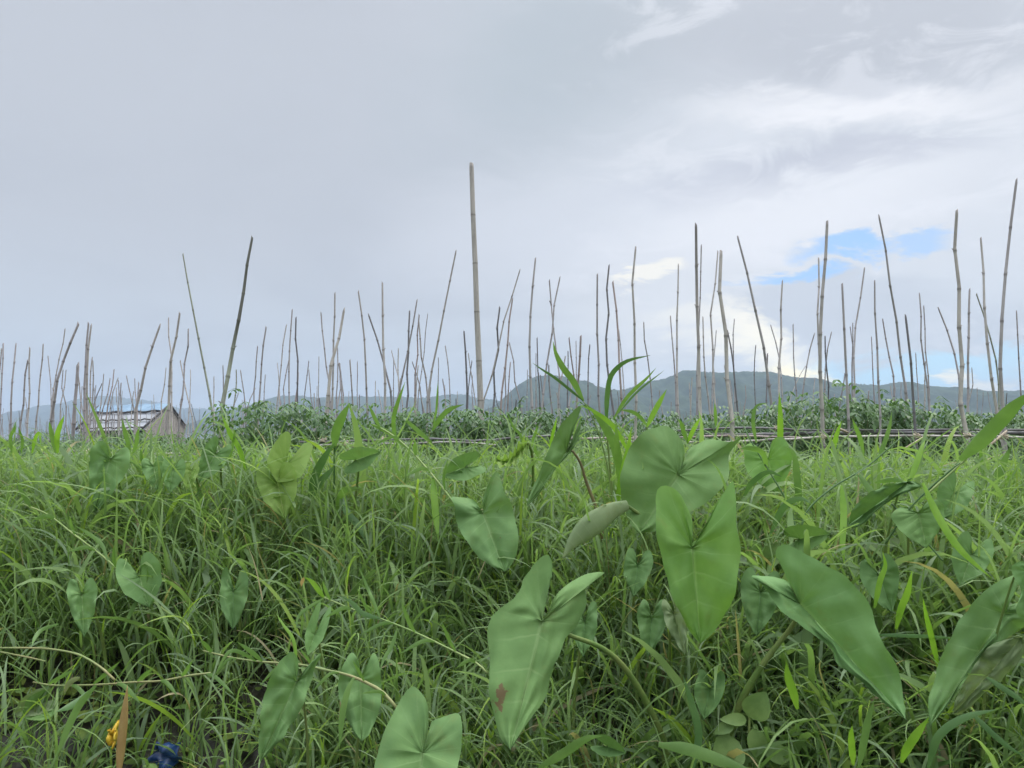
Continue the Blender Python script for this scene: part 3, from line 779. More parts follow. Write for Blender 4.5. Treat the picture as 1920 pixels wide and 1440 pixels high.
# loose splints lying across the rails
for k, (a, b_, lab) in enumerate([((1696, 842), (1738, 816), 'short tan splint slanting up to the dark rail, right of centre'), ((1855, 836), (1888, 808), 'short tan splint slanting beside the stake nearest the right edge'),
                                  ((1571, 803), (1590, 811), 'tiny cut splint on the dark rails behind the grasses'), ((656, 835), (680, 842), 'pale splint lying below the rail near the tall thick post')]):
    V = []; Fc = []; at = []; p0 = P(*a, 4.62); p1 = P(*b_, 4.68); org = p0.copy()
    tube(V, Fc, [p0 - org, p1 - org], [.008, .0065], 6, at, [0, .3])
    o = mesh_obj('bamboo_splint', V, Fc, M_bamboo, attr=at); o.location = org; o.color = (.50, .40, .28, 1); tag(o, lab, 'splint', 'loose bamboo splints')

# ---------------------------------------------------------------- tomato plants behind the rails
def tomato_mesh(seed, hgt, rad, nleaf):
    r = random.Random(seed); V = []; Fc = []
    SV = []; SF = []
    nst = 5
    for k in range(nst):
        a = r.uniform(0, 6.28); lean = r.uniform(.1, .8) * rad
        hh = hgt * r.uniform(.7, .97)
        tube(SV, SF, [(0, 0, -.1), (math.cos(a) * lean * .3, math.sin(a) * lean * .3, hh * .45), (math.cos(a) * lean, math.sin(a) * lean, hh)], [.007, .006, .003], 5)
    for k in range(nleaf):
        u = r.random(); z = hgt * (0.06 + 0.94 * u ** .75) * (1.12 if r.random() < .05 else 1)
        a = r.uniform(0, 6.28); rr = rad * (r.random() ** .5) * (1 - .45 * max(0, z / hgt - .6))
        p = np.array([math.cos(a) * rr, math.sin(a) * rr, z])
        a2 = a + r.gauss(0, .7); el0 = r.uniform(.1, 1.0); L = r.uniform(.08, .16)
        d = np.array([math.cos(a2) * math.cos(el0), math.sin(a2) * math.cos(el0), math.sin(el0)])
        side = np.array([-math.sin(a2), math.cos(a2), r.uniform(-.3, .3)])
        prev = p.copy(); q = p.copy(); n_l = 4; pts = []
        for j in range(n_l + 1):
            pts.append(q.copy()); d = d + np.array([0, 0, -.36 - .1 * r.random()]); d /= np.linalg.norm(d); q = q + d * L / n_l
        # rachis
        b = len(V); 
        for t_, pt in enumerate(pts): V.append(pt + side * .0012); V.append(pt - side * .0012)
        for t_ in range(n_l): Fc.append((b + 2 * t_, b + 2 * t_ + 1, b + 2 * t_ + 3, b + 2 * t_ + 2))
        def leaflet(o_, dr, ln):
            dr = dr / np.linalg.norm(dr); s_ = np.cross(dr, [r.uniform(-.3, .3), r.uniform(-.3, .3), 1]); s_ /= (np.linalg.norm(s_) + 1e-6)
            w_ = ln * r.uniform(.2, .27); b = len(V); dn = np.array([0, 0, -.25 * ln])
            V.extend([o_, o_ + dr * ln * .3 + s_ * w_ + np.array([0, 0, .15 * w_]), o_ + dr * ln * .38, o_ + dr * ln * .3 - s_ * w_ + np.array([0, 0, .15 * w_]),
                      o_ + dr * ln * .68 + s_ * w_ * .75 + dn * .5, o_ + dr * ln * .68 - s_ * w_ * .75 + dn * .5, o_ + dr * ln + dn])
            Fc.extend([(b, b + 1, b + 2), (b, b + 2, b + 3), (b + 1, b + 4, b + 6, b + 2), (b + 2, b + 6, b + 5, b + 3)])
        for j in range(1, n_l):
            ln = .028 + .016 * r.random()
            for sg in (-1, 1): leaflet(pts[j], side * sg + d * .5, ln)
        leaflet(pts[-1], d, .042)
    return V, Fc, SV, SF
variants = []
for k in range(5):
    V, Fc, SV, SF = tomato_mesh(100 + k, .80, .30, 270)
    variants.append((V, Fc, SV, SF))
tproto = []
def tomato(k, loc, s_, rz, label, group, light=False):
    if k < len(tproto):
        root0, f0, s0 = tproto[k]
        root = root0.copy(); col.objects.link(root)
        for ch in (f0, s0):
            c_ = ch.copy(); col.objects.link(c_); c_.parent = root
    else:
        V, Fc, SV, SF = variants[k]
        root = empty('tomato_plant', (0, 0, 0), None, 'plant')
        f0 = mesh_obj('foliage', V, Fc, M_tomato_b if k % 3 == 1 else M_tomato, root); s0 = mesh_obj('stem', SV, SF, M_tstem, root)
        tproto.append((root, f0, s0))
    root.location = loc; root.scale = (s_ * 1.1, s_ * 1.1, s_); root.rotation_euler = (0, 0, rz)
    tag(root, label, 'plant', group); return root
r = random.Random(5)
near_px = [(20, .56), (105, .60), (190, .64), (275, .70), (350, .80), (425, .93), (500, .98), (575, 1.0), (650, 1.02), (735, .99), (815, .96), (870, 1.0), (960, .90), (1040, .94), (1120, .92),
           (1200, .93), (1290, .90), (1370, .92), (1450, .98), (1530, 1.08), (1610, 1.04), (1690, 1.13), (1770, 1.12), (1850, 1.08), (1930, 1.05), (2010, 1.0)]
lm = [('hut', 245), ('thick dark-topped leaning pole', 440), ('tall thick bamboo post', 900), ('rounded taro leaf', 1270), ('right edge of the picture', 1925)]
for i, (px, s_) in enumerate(near_px):
    y = 5.35 + r.uniform(-.12, .12); x = (px - 960) / F * y
    best = min(lm, key=lambda q: abs(q[1] - px)); n_ = sum(1 for q in near_px if min(best[1], px) < q[0] < max(best[1], px))
    lab = f'tomato plant behind near rails, {ORD[n_]} {"right" if px > best[1] else "left"} of the {best[0]}' if best[1] < 1900 else f'tomato plant behind near rails, {ORD[n_]} one in from the right edge of the picture'
    if px > 1925: continue
    tomato(i % 5 if i >= 5 else i, (x, y, gz(0, 6)), min(1.10, s_ * r.uniform(.84, 1.08)), r.uniform(0, 6.28), lab, 'tomato plants in the front bed')
tomato(2, ((2000 - 960) / F * 5.4, 5.4, .37), 1.02, 1.0, 'tomato plant cut by the right edge of the picture', 'tomato plants in the front bed')
tomato(3, ((-50 - 960) / F * 5.4, 5.4, .37), .6, 1.0, 'low tomato plant cut by the left edge of the picture', 'tomato plants in the front bed')
for y0, n_ in ((6.5, 22), (8.2, 26), (10.3, 28)):
    for i in range(n_):
        x = (-.68 + 1.38 * (i + .5 + r.uniform(-.25, .25)) / n_) * y0
        s_ = r.uniform(.72, 1.0) * (1.0 if x > -.3 * y0 else .74)
        tomato(r.randrange(5), (x, y0 + r.uniform(-.15, .15), .37), s_, r.uniform(0, 6.28), 'dark green tomato bush in the rows behind the front bed', 'tomato plants in the rows behind')
# farther rows read as one mass
V = []; Fc = []
base = [np.array(variants[k][0]) for k in range(5)]
for y0 in list(np.arange(12.5, 30, 2.2)) + list(np.arange(30, 70, 5)):
    n_ = int(1.4 * y0 / .55)
    for i in range(n_):
        x = (-.7 + 1.42 * i / n_) * y0; k = r.randrange(5); s_ = r.uniform(.70, .86); a = r.uniform(0, 6.28)
        if y0 > 16 and r.random() < .3: continue
        B = base[k] * s_; rot = np.array([[math.cos(a), -math.sin(a), 0], [math.sin(a), math.cos(a), 0], [0, 0, 1]])
        B = B @ rot.T + np.array([x, y0 + r.uniform(-.2, .2), .35]); b = len(V); V.extend(B.tolist())
        st = 2 if y0 < 20 else 4
        Fc.extend([tuple(b + q for q in f) for f in variants[k][1][::st]])
    if len(V) > 900000: break
tag(mesh_obj('distant_tomato_rows', V, Fc, M_tomato), 'far rows of tomato plants merging into one green band', 'plants', None, 'stuff')
del V, Fc
# green tomatoes hanging by the rounded leaf
for k, (px, py, d) in enumerate([(868, 818, 5.05), (1168, 806, 5.1)]):
    pass

# ---------------------------------------------------------------- ribbons: broad grass blades and stems
def blade_mesh(pts, wmax, d0, d1, seed=0, fold=.25, n=18, base_taper=.35, tipfrac=.45):
    r = random.Random(seed)
    dep = np.linspace(d0, d1, len(pts))
    path = catmull([P(x, y, dd) for (x, y), dd in zip(pts, dep)], n)
    V = []; Fc = []
    eye = np.array([0, -0.0, CAMZ]); wm = wmax / F * (d0 + d1) / 2 / 2
    tw = r.uniform(-.5, .5)
    for i, p in enumerate(path):
        t_ = path[min(i + 1, n - 1)] - path[max(i - 1, 0)]; t_ /= np.linalg.norm(t_) + 1e-9
        view = p - eye; view /= np.linalg.norm(view)
        sd_ = np.cross(t_, view); sd_ /= np.linalg.norm(sd_) + 1e-9; nr = np.cross(sd_, t_)
        f = i / (n - 1); prof = min(1, base_taper + f / .25 * (1 - base_taper)) * (1 - max(0, (f - (1 - tipfrac)) / tipfrac) ** 1.6)
        a = tw * (f - .3); s2 = sd_ * math.cos(a) + nr * math.sin(a)
        wv = wm * max(.03, prof)
        V += [p + s2 * wv + nr * wv * fold, p, p - s2 * wv + nr * wv * fold]
    for i in range(n - 1):
        a = 3 * i; Fc += [(a, a + 1, a + 4, a + 3), (a + 1, a + 2, a + 5, a + 4)]
    return V, Fc
def stem_tube(pts, w0, w1, d0, d1, n=24, sides=6, node=True):
    dep = np.linspace(d0, d1, len(pts))
    path = catmull([P(x, y, dd) for (x, y), dd in zip(pts, dep)], n)
    V = []; Fc = []
    k = (d0 + d1) / 2 / F / 2 * .72
    tube(V, Fc, path, [(w0 + (w1 - w0) * i / (n - 1)) * k * (1.2 if node and i % 6 == 3 else 1) for i in range(n)], sides)
    return V, Fc
def grass_plant(name, label, root_px, d, stems=(), blades=(), cat='grass plant', group=None, bmat=M_reed):
    """stems: (pts, w0, w1, d0, d1, mat); blades: (pts, w, d0, d1, mat)"""
    rp = P(root_px[0], root_px[1], d); root = empty(name, (rp.x, rp.y, max(0, gz(rp.x, rp.y))), label, cat, group)
    for (pts, w0, w1, d0, d1, mt) in stems:
        V, Fc = stem_tube(pts, w0, w1, d0, d1); mesh_obj('stem', local(root, V), Fc, mt, root)
        if len(pts) >= 7:
            r_ = random.Random(int(root_px[0]) + len(pts)); q = catmull([np.array([a, b, c__]) for (a, b), c__ in zip(pts, np.linspace(d0, d1, len(pts)))], 25)
            for j in range(2, 24, 3):
                a, b, c__ = q[j]; sg = 1 if j % 2 else -1; ln = r_.uniform(28, 60); tx, ty = q[min(24, j + 1)][:2] - q[j - 1][:2]; tl = math.hypot(tx, ty); tx /= tl; ty /= tl
                nx_, ny_ = -ty * sg, tx * sg
                bp_ = [(a, b), (a + (tx * .7 + nx_ * .4) * ln * .5, b + (ty * .7 + ny_ * .4) * ln * .5 - 4), (a + (tx * .9 + nx_ * .8) * ln, b + (ty * .9 + ny_ * .8) * ln + r_.uniform(-4, 14))]
                V, Fc = blade_mesh(bp_, r_.uniform(5, 8), c__, c__ - .03, seed=j, n=10); mesh_obj('leaf_blade', local(root, V), Fc, bmat, root)
    for j, (pts, w_, d0, d1, mt) in enumerate(blades):
        V, Fc = blade_mesh(pts, w_, d0, d1, seed=j + int(root_px[0])); mesh_obj('leaf_blade', local(root, V), Fc, mt or bmat, root)
    return root

# ---------------------------------------------------------------- taro
def taro(label, O, T, Lm, Rm, d, dT=0.0, dL=0.0, mat='mid', fold=0.10, wave=.008, stalk=None, stalk_w=8, stalk_mat=None, bend=0.0, seed=0, damage=False, mid=None, sd=None):
    """O: point where the stalk meets the blade, T: tip, Lm/Rm: margins from the notch round each lobe to the tip"""
    r = random.Random(seed); O = np.array(O, float); T = np.array(T, float); ax = T - O; L = np.linalg.norm(ax); ax /= L; pr = np.array([-ax[1], ax[0]])
    def depth(q):
        v = np.array(q) - O; a = v @ ax / L; b = abs(v @ pr) / L
        dd = d + (dT * a if a > 0 else dL * -a)
        return dd - fold * b + bend * (a * a)
    rows, cols = 54, 11
    g0 = None
    r3 = O
    px0 = P(O[0], O[1], d)
    gx, gy = px0.x, d + .12
    if stalk: rpx = P(stalk[-1][0], stalk[-1][1], sd or d + .1); gx, gy = rpx.x, rpx.y
    root = empty('taro_plant', (gx, gy, max(-.02, gz(gx, gy))), label, 'taro plant', 'taro plants along the bank')
    V = []; UV = []; Fc = []
    nrm3 = Vector((0, -1, .2)).normalized()
    for side, M in ((0, Lm), (1, Rm)):
        mm = catmull(M, rows); b0 = len(V)
        sp = []
        for q in mm:
            v = q - O; s_ = (v @ ax - .42 * abs(v @ pr)) / L; sp.append(max(0, min(1, s_)))
        for i in range(1, rows): sp[i] = max(sp[i], sp[i - 1]) if i > rows * .5 else (sp[i] if i > rows * .28 else 0)
        sp = np.maximum.accumulate(np.convolve(np.pad(sp, 3, 'edge'), np.ones(7) / 7, 'valid')); sp[-1] = 1
        ph = r.uniform(0, 6)
        for i, q in enumerate(mm):
            u = i / (rows - 1); spine = O + ax * L * sp[i]
            if mid is not None:
                mo = np.array(mid) - (O + T) / 2; spine = spine + mo * 4 * sp[i] * (1 - sp[i])
            for j in range(cols):
                v = j / (cols - 1)
                pt = spine + (q - spine) * v
                if j == cols - 1 and 2 < i < rows - 2: pt = pt + pr * (r.uniform(-1, 1) * .003 + mnoise.noise((u * 11, side * 3.3, seed * 2.1)) * .022) * L
                kz = min(1, L / 190) * d / 2.0; dd = depth(pt) + kz * (wave * v * v * math.sin(u * 21 + ph) * 1.6 + .0018 * math.sin(v * 3.14) * math.sin(u * 9 * 2 * math.pi + math.sin(v * 4 + ph)) - .010 * math.sin(v * 3.14) + .030 * v * (mnoise.noise((u * 3.2 + ph, v * 1.3 + side * 5, seed * 3.7))) + .012 * mnoise.noise((u * 9 + ph, v * 3, seed * 1.7)))
                V.append(P(pt[0], pt[1], dd)); UV.append((u, v))
        for i in range(rows - 1):
            for j in range(cols - 1):
                a = b0 + i * cols + j; f = (a, a + 1, a + cols + 1, a + cols)
                Fc.append(f if side == 0 else f[::-1])
    at = None
    if damage:
        at = []
        for v_ in V:
            dd_ = v_.y; sx = 960 + (v_.x / dd_) * F * 1.0; q_ = P(damage[0], damage[1], v_.y)
            at.append(max(0, 1 - math.hypot((v_.x - q_.x) / (damage[2] / F * d), (v_.z - q_.z) / (damage[3] / F * d)) * .6))
    blade = mesh_obj('leaf_blade', local(root, V), Fc, M_taro[mat], root, uvs=UV, attr=at)
    # stalk
    if stalk:
        dep = np.linspace(d + .012, sd or d + .1, len(stalk)); path = catmull([P(x, y, dd) for (x, y), dd in zip(stalk, dep)], 20)
        last = path[-1]; path.append(np.array([last[0], last[1], min(last[2] - .05, gz(last[0], last[1]) - .05)]))
    else:
        a = P(O[0], O[1], d + .012); e = Vector((gx + r.uniform(-.05, .05), gy, gz(gx, gy) - .05))
        path = catmull([a, a + Vector((0, .05, -.03)), a.lerp(e, .45) + Vector((r.uniform(-.03, .03), .07, 0)), e], 20)
    SV = []; SF = []; n = len(path); kk = d / F / 2
    tube(SV, SF, path, [kk * (stalk_w * (.45 + .75 * i / n)) for i in range(n)], 9)
    mesh_obj('leaf_stalk', local(root, SV), SF, stalk_mat or M_stalk, root)
    return root
def auto_taro(label, O, T, wpx, lobe, d, mat='mid', seed=0, **k):
    """a heart-shaped blade from its stalk point, tip, half width and lobe length (photo pixels)"""
    O = np.array(O, float); T = np.array(T, float); ax = T - O; L = np.linalg.norm(ax); ax /= L; pr = np.array([-ax[1], ax[0]]); r = random.Random(seed)
    def side(sg):
        j = lambda s_: 1 + r.uniform(-.07, .07) * s_
        pts = [(-.04 * L, 0.0), (-.35 * lobe, .16 * wpx), (-.75 * lobe, .30 * wpx), (-1.0 * lobe * j(1), .58 * wpx * j(1)), (-.86 * lobe, .86 * wpx), (-.35 * lobe, 1.02 * wpx * j(1)), (.12 * L, 1.0 * wpx), (.38 * L, .84 * wpx * j(1)), (.64 * L, .55 * wpx), (.86 * L, .22 * wpx), (L, 0)]
        return [tuple(O + ax * a + pr * sg * b) for a, b in pts]
    k.setdefault('dT', -.07); k.setdefault('dL', .05)
    return taro(label, O, T, side(1), side(-1), d, mat=mat, seed=seed, **k)

# the big, clearly seen leaves
taro('broad bright green taro leaf hanging tip down right of centre, one edge rolled', (1298, 1028), (1313, 1207),
     [(1298, 1018), (1297, 973), (1278, 932), (1258, 913), (1240, 912), (1230, 930), (1230, 965), (1233, 1013), (1243, 1060), (1260, 1113), (1280, 1160), (1297, 1188), (1313, 1207)],
     [(1298, 1018), (1308, 1010), (1322, 985), (1344, 945), (1362, 918), (1377, 902), (1380, 947), (1384, 1000), (1388, 1047), (1381, 1093), (1368, 1137), (1343, 1178), (1326, 1196), (1313, 1207)],
     1.95, dT=-.06, dL=.08, mat='bright', seed=1, fold=.10)
taro('large rounded grey-green taro leaf with fine pale veins, behind the bright green hanging leaf', (1272, 890), (1198, 1000),
     [(1280, 872), (1290, 845), (1296, 838), (1312, 832), (1330, 823), (1352, 826), (1374, 828), (1392, 818), (1376, 840), (1367, 856), (1366, 885), (1362, 905), (1340, 930), (1310, 950), (1280, 970), (1240, 992), (1215, 998), (1198, 1000)],
     [(1280, 872), (1284, 850), (1278, 826), (1262, 806), (1244, 797), (1220, 803), (1200, 814), (1183, 838), (1169, 870), (1163, 905), (1166, 940), (1174, 965), (1184, 985), (1198, 1000)],
     2.35, dT=-.08, dL=.10, mat='grey', seed=2, fold=.06, wave=.010)
taro('big grey-green taro leaf low at centre with a brown damaged patch near its left edge', (1017, 1165), (957, 1407),
     [(1016, 1158), (1010, 1133), (1018, 1105), (1034, 1078), (1036, 1052), (1029, 1040), (1012, 1047), (995, 1062), (982, 1085), (977, 1108), (960, 1126), (936, 1140), (921, 1160), (917, 1205), (917, 1260), (922, 1320), (934, 1367), (948, 1395), (957, 1407)],
     [(1018, 1158), (1028, 1148), (1040, 1125), (1055, 1103), (1075, 1088), (1100, 1076), (1133, 1073), (1112, 1092), (1097, 1104), (1100, 1133), (1087, 1167), (1060, 1197), (1045, 1233), (1029, 1273), (1016, 1313), (992, 1347), (972, 1382), (957, 1407)],
     1.75, dT=-.16, dL=.12, mat='grey', seed=3, fold=-.10, damage=(937, 1302, 12, 26), stalk=[(1020, 1170), (1070, 1192), (1125, 1213), (1165, 1245), (1200, 1295), (1228, 1350), (1248, 1400)], stalk_w=15, sd=1.98)
taro('long bluish-green taro leaf folded along its midrib, pointing down to the right', (1500, 1132), (1698, 1349),
     [(1490, 1118), (1476, 1092), (1460, 1084), (1440, 1079), (1408, 1078), (1430, 1097), (1453, 1123), (1477, 1152), (1500, 1166), (1533, 1192), (1562, 1218), (1574, 1246), (1597, 1267), (1632, 1290), (1657, 1320), (1682, 1338), (1698, 1349)],
     [(1492, 1116), (1478, 1090), (1466, 1060), (1455, 1040), (1461, 1022), (1475, 1021), (1493, 1030), (1530, 1047), (1560, 1065), (1591, 1087), (1627, 1127), (1650, 1187), (1677, 1243), (1694, 1293), (1698, 1349)],
     1.85, dT=-.16, dL=.08, mat='teal', seed=4, fold=.16, stalk=[(1500, 1136), (1488, 1170), (1440, 1232), (1400, 1295), (1372, 1360), (1358, 1425)], stalk_w=16, mid=(1592, 1232), sd=1.98)
taro('wide dark green taro leaf at the right edge, above the pale underside', (1885, 1150), (1742, 1362),
     [(1892, 1130), (1905, 1105), (1912, 1080), (1900, 1077), (1860, 1100), (1830, 1127), (1806, 1152), (1790, 1178), (1770, 1215), (1757, 1250), (1745, 1293), (1741, 1330), (1742, 1362)],
     [(1892, 1135), (1915, 1130), (1935, 1145), (1932, 1170), (1905, 1180), (1880, 1205), (1850, 1222), (1825, 1250), (1800, 1285), (1780, 1320), (1760, 1345), (1742, 1362)],
     1.85, dT=-.12, dL=.05, mat='mid', seed=5, fold=.05)
taro('pale underside of a taro leaf beneath the dark leaf at the right edge', (1915, 1195), (1786, 1340),
     [(1910, 1190), (1890, 1196), (1853, 1212), (1830, 1235), (1812, 1262), (1800, 1290), (1792, 1315), (1786, 1340)],
     [(1920, 1200), (1925, 1215), (1910, 1240), (1880, 1275), (1848, 1298), (1820, 1325), (1800, 1337), (1786, 1340)],
     1.80, dT=.03, mat='pale', seed=6, fold=.02)
taro('small pale glossy taro leaf cut by the right edge', (1925, 1070), (1930, 1160),
     [(1925, 1062), (1915, 1052), (1898, 1060), (1896, 1068), (1905, 1090), (1915, 1105), (1908, 1130), (1906, 1150), (1918, 1160), (1930, 1160)],
     [(1927, 1062), (1940, 1050), (1960, 1060), (1960, 1090), (1950, 1130), (1930, 1160)], 1.72, mat='teal', seed=7)
taro('mid green taro leaf left of the rolled leaf, near the centre, tip pointing down', (906, 962), (946, 1072),
     [(906, 955), (905, 938), (912, 915), (924, 890), (934, 886), (941, 905), (947, 925), (958, 945), (966, 975), (972, 1008), (968, 1040), (957, 1062), (946, 1072)],
     [(903, 958), (890, 940), (870, 933), (846, 932), (852, 950), (856, 975), (864, 998), (880, 1020), (893, 1040), (915, 1058), (932, 1066), (946, 1072)],
     2.5, dT=-.14, dL=.08, mat='mid', seed=8, fold=.06, wave=.012)
taro('narrow taro leaf hanging low at left of centre with its tip at the bottom', (556, 1278), (488, 1428),
     [(556, 1270), (560, 1250), (556, 1230), (543, 1222), (528, 1236), (513, 1260), (498, 1293), (489, 1340), (485, 1390), (486, 1415), (488, 1428)],
     [(560, 1272), (572, 1255), (586, 1238), (602, 1224), (592, 1250), (584, 1275), (576, 1302), (557, 1343), (531, 1383), (508, 1408), (488, 1428)],
     1.72, dT=-.08, dL=.05, mat='mid', seed=9, fold=.08)
taro('upright heart-tipped taro leaf under the long runner stem, low at left of centre', (676, 1272), (678, 1390),
     [(676, 1265), (672, 1240), (661, 1223), (650, 1235), (640, 1255), (634, 1280), (636, 1305), (643, 1330), (656, 1360), (668, 1380), (678, 1390)],
     [(678, 1265), (688, 1245), (700, 1224), (708, 1235), (713, 1260), (715, 1290), (713, 1315), (706, 1345), (694, 1375), (678, 1390)],
     1.8, dT=-.08, dL=.05, mat='mid', seed=10, fold=.06)
taro('big heart-shaped taro leaf cut off by the bottom edge left of centre', (793, 1412), (775, 1530),
     [(797, 1395), (806, 1372), (809, 1353), (830, 1345), (857, 1337), (866, 1352), (866, 1380), (862, 1420), (850, 1460), (820, 1500), (775, 1530)],
     [(795, 1395), (803, 1370), (804, 1345), (798, 1312), (780, 1288), (762, 1295), (745, 1325), (728, 1355), (712, 1400), (702, 1440), (715, 1480), (740, 1510), (775, 1530)],
     1.62, mat='mid', seed=11, fold=.06, dT=-.08, dL=.08)
taro('pointed taro leaf standing on edge, leaning left at centre on a reddish bent stalk', (1062, 848), (986, 950),
     [(1066, 838), (1074, 805), (1086, 775), (1088, 760), (1072, 775), (1052, 796), (1042, 815), (1030, 840), (1018, 868), (1005, 900), (993, 930), (986, 950)],
     [(1068, 842), (1078, 828), (1088, 805), (1089, 785), (1086, 820), (1074, 842), (1058, 862), (1040, 882), (1020, 912), (1002, 935), (986, 950)],
     2.5, dT=-.08, mat='grey', seed=12, fold=.10, stalk=[(1064, 842), (1076, 848), (1090, 872), (1098, 900), (1120, 960), (1130, 1010), (1138, 1070)], stalk_w=9, stalk_mat=M_stalk_r)
auto_taro('light yellow-green two-lobed taro leaf just below the tomato plants left of centre', (536, 872), (520, 905), 36, 60, 2.85, 'yellow', 13)
auto_taro('mottled yellowish taro leaf under the yellow-green two-lobed leaf', (520, 905), (535, 975), 36, 36, 2.8, 'yellow', 14)
auto_taro('small narrow yellow-green taro leaf left of the two dark-green pointed leaves', (358, 882), (349, 922), 14, 15, 2.9, 'yellow', 15)
auto_taro('dark green pointed taro leaf left of the yellow-green two-lobed leaf', (404, 852), (372, 905), 24, 30, 2.95, 'mid', 16)
auto_taro('tall mid-green taro leaf below the hut, behind the grass', (206, 862), (178, 960), 36, 30, 2.85, 'mid', 17)
auto_taro('rounded taro leaf right of the tall leaf below the hut', (325, 880), (318, 925), 22, 22, 2.9, 'mid', 18)
auto_taro('rounded taro leaf just below and right of the hut, overlapped by a stem', (288, 874), (298, 925), 22, 18, 2.95, 'mid', 19)
auto_taro('toothed two-lobed taro leaf at left among the grass', (262, 1082), (280, 1140), 40, 42, 2.5, 'mid', 20)
auto_taro('small taro leaf with squared top at far left', (154, 1115), (158, 1196), 27, 32, 2.4, 'mid', 21)
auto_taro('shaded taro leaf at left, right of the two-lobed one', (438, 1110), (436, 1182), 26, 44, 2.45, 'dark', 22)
auto_taro('narrow upright taro leaf above the long runner stem', (590, 1190), (576, 1230), 17, 60, 2.1, 'mid', 23)
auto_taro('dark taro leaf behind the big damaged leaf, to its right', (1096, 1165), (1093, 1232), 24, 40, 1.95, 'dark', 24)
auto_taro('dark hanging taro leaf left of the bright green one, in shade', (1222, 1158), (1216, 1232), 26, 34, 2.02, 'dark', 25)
auto_taro('narrow pale leaf underside behind the bright green leaf, at its lower left', (1264, 1150), (1284, 1228), 20, 30, 2.0, 'pale', 26)
auto_taro('dark bluish taro leaf between the bright green leaf and the folded leaf', (1426, 1110), (1418, 1195), 36, 44, 2.0, 'dark', 27)
auto_taro('grey-green taro leaf above the folded bluish leaf, blade turned sideways', (1500, 1010), (1560, 1000), 26, 30, 2.08, 'grey', 28)
auto_taro('round grey taro leaf with wet specks at right', (1722, 962), (1738, 1028), 48, 18, 2.15, 'grey', 29)
auto_taro('yellowish-green taro leaf right of the rounded leaf, below the rails', (1440, 862), (1456, 925), 44, 38, 2.6, 'bright', 30)
auto_taro('small mid-green taro leaf between grasses, left of the tall thick post', (668, 862), (715, 846), 22, 30, 2.8, 'mid', 31)
auto_taro('broad taro leaf half hidden below the tall thick post', (872, 876), (828, 892), 24, 36, 2.75, 'mid', 32)
auto_taro('low dark taro leaf lying flat at the bottom, right of the big damaged leaf', (1140, 1400), (1175, 1412), 18, 30, 1.8, 'dark', 33)
auto_taro('small light taro leaf in the lower left corner above the dark water', (70, 1318), (22, 1340), 22, 34, 2.3, 'pale', 34)
taro('long grey taro leaf arching from right to left above the round wet-specked leaf', (1700, 905), (1590, 985),
     [(1704, 902), (1715, 903), (1728, 912), (1712, 920), (1690, 926), (1665, 942), (1640, 962), (1620, 982), (1600, 990), (1590, 985)],
     [(1702, 898), (1712, 896), (1700, 903), (1680, 905), (1655, 912), (1630, 925), (1612, 940), (1596, 960), (1590, 985)], 2.2, dT=.02, mat='dark', seed=35, fold=.3)
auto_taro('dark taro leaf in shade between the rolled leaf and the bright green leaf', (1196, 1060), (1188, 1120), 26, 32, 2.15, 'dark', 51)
auto_taro('dull green taro leaf behind the folded bluish leaf, near its upper edge', (1650, 1080), (1672, 1150), 34, 36, 2.1, 'dark', 52)
auto_taro('mid-green taro leaf at right, above the wide leaf at the right edge', (1822, 1040), (1800, 1100), 36, 38, 2.2, 'mid', 53)
auto_taro('small taro leaf at the right, just below the rails and the broad sweeping blade', (1790, 925), (1765, 975), 32, 34, 2.45, 'mid', 54)
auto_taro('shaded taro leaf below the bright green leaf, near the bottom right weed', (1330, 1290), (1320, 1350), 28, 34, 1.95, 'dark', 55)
# rolled young leaf and the curled yellow one
def rolled():
    d = 2.15
    pts = [(1056, 1046), (1072, 1020), (1096, 996), (1124, 975), (1150, 958), (1176, 948)]
    path = catmull([P(x, y, d + .02 * i) for i, (x, y) in enumerate(pts)], 26)
    root = empty('taro_plant', (path[-1][0], path[-1][1] + .05, .2), 'rolled pale taro leaf seen from below, centre right', 'taro plant', 'taro plants along the bank')
    wd = [4, 10, 22, 32, 38, 40, 36, 30, 24, 18]
    V = []; Fc = []; n = 26; sides = 14
    for i, p in enumerate(path):
        t_ = path[min(i + 1, n - 1)] - path[max(i - 1, 0)]; t_ /= np.linalg.norm(t_)
        s_ = np.cross(t_, [0, 1, .1]); s_ /= np.linalg.norm(s_); q = np.cross(s_, t_)
        rad = np.interp(i / (n - 1), np.linspace(0, 1, 10), wd) / F * d / 2
        for k in range(sides):
            a = 5.2 * k / (sides - 1) + 1.2; rr = rad * (1 + .22 * k / sides)
            V.append(p + s_ * math.cos(a) * rr + q * math.sin(a) * rr * .55)
    for i in range(n - 1):
        for k in range(sides - 1):
            a = i * sides + k; Fc.append((a, a + 1, a + sides + 1, a + sides))
    uv = [((i // sides) / n, (i % sides) / sides) for i in range(len(V))]
    mesh_obj('leaf_blade', local(root, V), Fc, M_taro['pale'], root, uvs=uv)
    SV = []; SF = []; e = path[-1]; tube(SV, SF, catmull([e, e + np.array([.05, .04, -.06]), e + np.array([.07, .08, -.4]), e + np.array([.08, .1, -.75])], 14), [.005 + .0004 * i for i in range(14)], 8)
    mesh_obj('leaf_stalk', local(root, SV), SF, M_stalk, root)
rolled()
